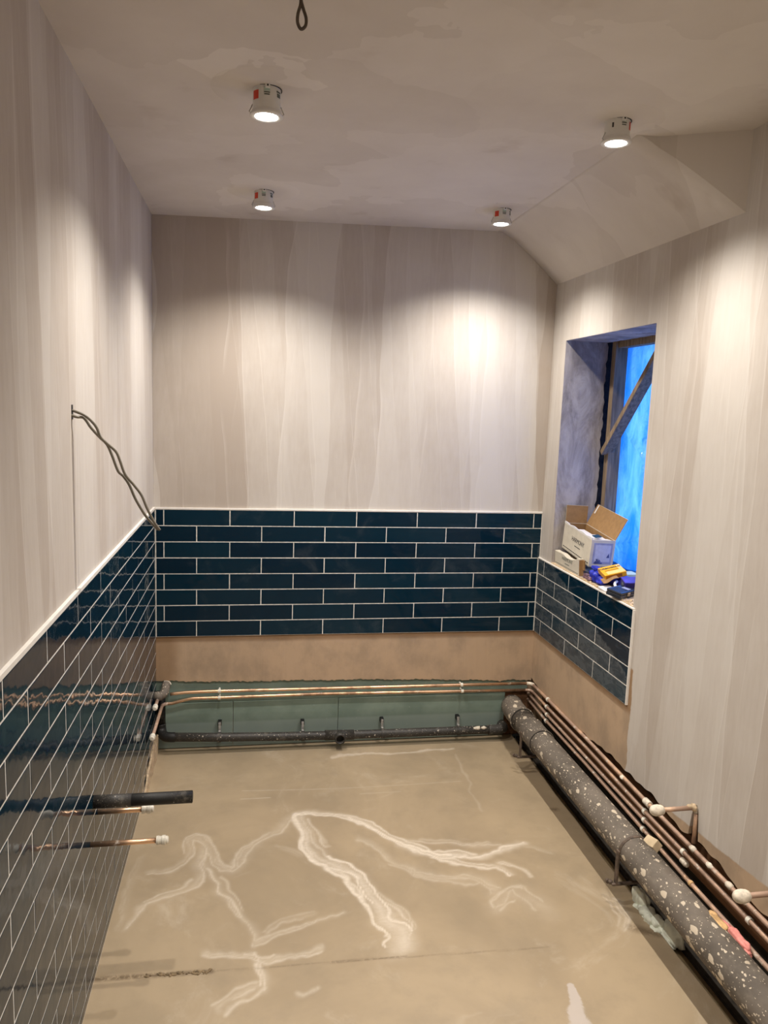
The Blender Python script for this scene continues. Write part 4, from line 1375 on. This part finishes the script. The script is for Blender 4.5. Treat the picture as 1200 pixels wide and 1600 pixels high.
# black case in the foreground
t = local_thing('black_case', (1.925, -.822, SZ), (0, 0, 0), 'black plastic drill bit case at the near end of the sill', 'case')
t.matrix_world = Matrix.Translation((1.924, -.824, SZ + .006)) @ Matrix.Rotation(math.radians(31), 4, 'Z') @ Matrix.Rotation(math.radians(8), 4, 'X')
mk('base', box((-.056, -.034, 0), (.056, .034, .016), .003), M['navy_case'], t)
mk('lid', box((-.0565, -.0345, .0168), (.0565, .0345, .027), .004), M['navy_case'], t)
mk('lid_ridge', join(*[box((-.046 + k * .012, -.026, .0262), (-.040 + k * .012, .026, .0282), .0008) for k in range(5)]), M['navy_case'], t)
mk('window_panel', box((.012, -.022, .0262), (.034, .010, .0278), .0006), M['carton_label'], t)
mk('latch', box((-.008, -.0375, .008), (.008, -.034, .022), .001), M['rubble'], t)

# violet screw box
t = local_thing('violet_box', (2.012, -.768, SZ + .006), (math.radians(7), math.radians(-4), math.radians(-13)), 'violet blue box with round windows behind the black case', 'box')
mk('body', box((-.046, -.036, 0), (.046, .036, .052), .0012), M['violet'], t)
mk('dark_panel', box((-.0445, -.0367, .004), (.0445, -.0357, .048)), M['violet_dark'], t)
tag(mk('round_window', lathe([(.0175, 0), (.0175, -.0008)], (.008, -.0368, .026), 'y', 24), M['sticker_grey'], t), 'grey round window')
mk('dark_panel', box((-.0467, -.0345, .004), (-.0457, .0345, .048)), M['violet_dark'], t)
tag(mk('round_window', lathe([(.016, 0), (.016, -.0008)], (-.0468, .0, .026), 'x', 24), M['sticker_grey'], t), 'grey round window')

# crumpled blue bag and packets under the yellow box
o = mk('blue_bag', blob([((1.945, -.565, SZ + .024), (.034, .036, .026)), ((1.985, -.600, SZ + .022), (.040, .040, .026)), ((1.935, -.625, SZ + .016), (.024, .030, .018)), ((2.03, -.64, SZ + .02), (.045, .045, .024))], 5), M['blue_bag'], None, True)
tag(o, 'crumpled blue plastic bag under the yellow box', 'bag')
t = local_thing('blue_packet', (1.948, -.545, SZ + .050), (math.radians(20), math.radians(10), .5), 'small blue packet with a white label beside the open carton', 'packet')
mk('body', box((-.022, -.016, 0), (.022, .016, .012), .0015), M['blue_bag'], t)
mk('label_band', box((-.016, -.0165, .003), (.016, -.0158, .010)), M['paper'], t)
o = mk('clear_bag', blob([((1.913, -.528, SZ + .014), (.011, .026, .014)), ((1.911, -.562, SZ + .011), (.010, .018, .011))], 6), M['violet_bag'], None, True)
tag(o, 'crumpled brownish bag at the corner of the small carton', 'bag')
t = local_thing('white_tile', (1.921, -.712, SZ), (math.radians(6), math.radians(-4), .06), 'small white square tile offcut lying in front of the yellow box', 'tile')
mk('body', box((-.026, -.030, 0), (.026, .030, .008), .0012), M['paper'], t)
t = local_thing('brown_flap', (1.948, -.694, SZ + .0095), (math.radians(13), math.radians(-16), -.15), 'torn piece of brown card under the yellow box', 'card')
mk('sheet', slab(frange(-.032, .034, .008), lambda u: -.006 + .004 * math.sin(u * 90), lambda u: .034, lambda u, v, d: (u, v, d + .03 + .004 * math.sin(u * 60)), 4, 0, .002), M['cardboard'], t)
o = mk('cable_tie', tube(smooth_path([(1.975, -.688, SZ + .030), (1.958, -.705, SZ + .026), (1.945, -.738, SZ + .020), (1.945, -.765, SZ + .012), (1.962, -.778, SZ + .008)], 6), .0062, 10), M['white_plastic'], None, True)
tag(o, 'curved white plastic strip between the white tile and the violet box', 'strip')
o = mk('white_strap', tube(smooth_path([(1.985, -.865, SZ + .032), (2.01, -.872, SZ + .034), (2.02, -.895, SZ + .026), (2.005, -.915, SZ + .010)], 6), .0065, 10), M['white_plastic'], None, True)
tag(o, 'white plastic strip curling behind the black case', 'strip')
t = local_thing('teal_fold', (2.155, -.55, SZ), (0, 0, 0), 'dark teal rolled bottom of spare plastic sheet against the window', 'sheet')
mk('roll', slab(frange(-.36, .30, .02), lambda u: 0, lambda u: .024 + .005 * math.sin(u * 30), lambda u, v, d: (d + .004 * math.sin(u * 22), u, v), 4, -.012, .018), M['teal'], t)
o = mk('grey_packet', box((2.07, -.60, SZ), (2.125, -.53, SZ + .040), .003), M['sticker_green'])
tag(o, 'pale grey packet by the window beyond the yellow box', 'packet')
rr_ = random.Random(31)
bits = []
for k in range(150):
    y = rr_.uniform(-.955, -.18); x = rr_.uniform(1.904, 1.93) if rr_.random() < .6 else rr_.uniform(1.91, 2.05)
    if y > -.50: continue
    if -.67 < y < -.5 and x > 1.9: x = 1.9045
    if y < -.70 and x > 1.955: x = 1.905
    r = rr_.uniform(.002, .0065)
    bits.append(blob([((x, y, SZ + r * .4), (r * rr_.uniform(.8, 1.7), r * rr_.uniform(.8, 1.7), r * .8))], k, 1))
o = mk('rubble', join(*bits), M['rubble'])
tag(o, 'scattered plaster crumbs along the window sill', 'rubble', None, 'stuff')
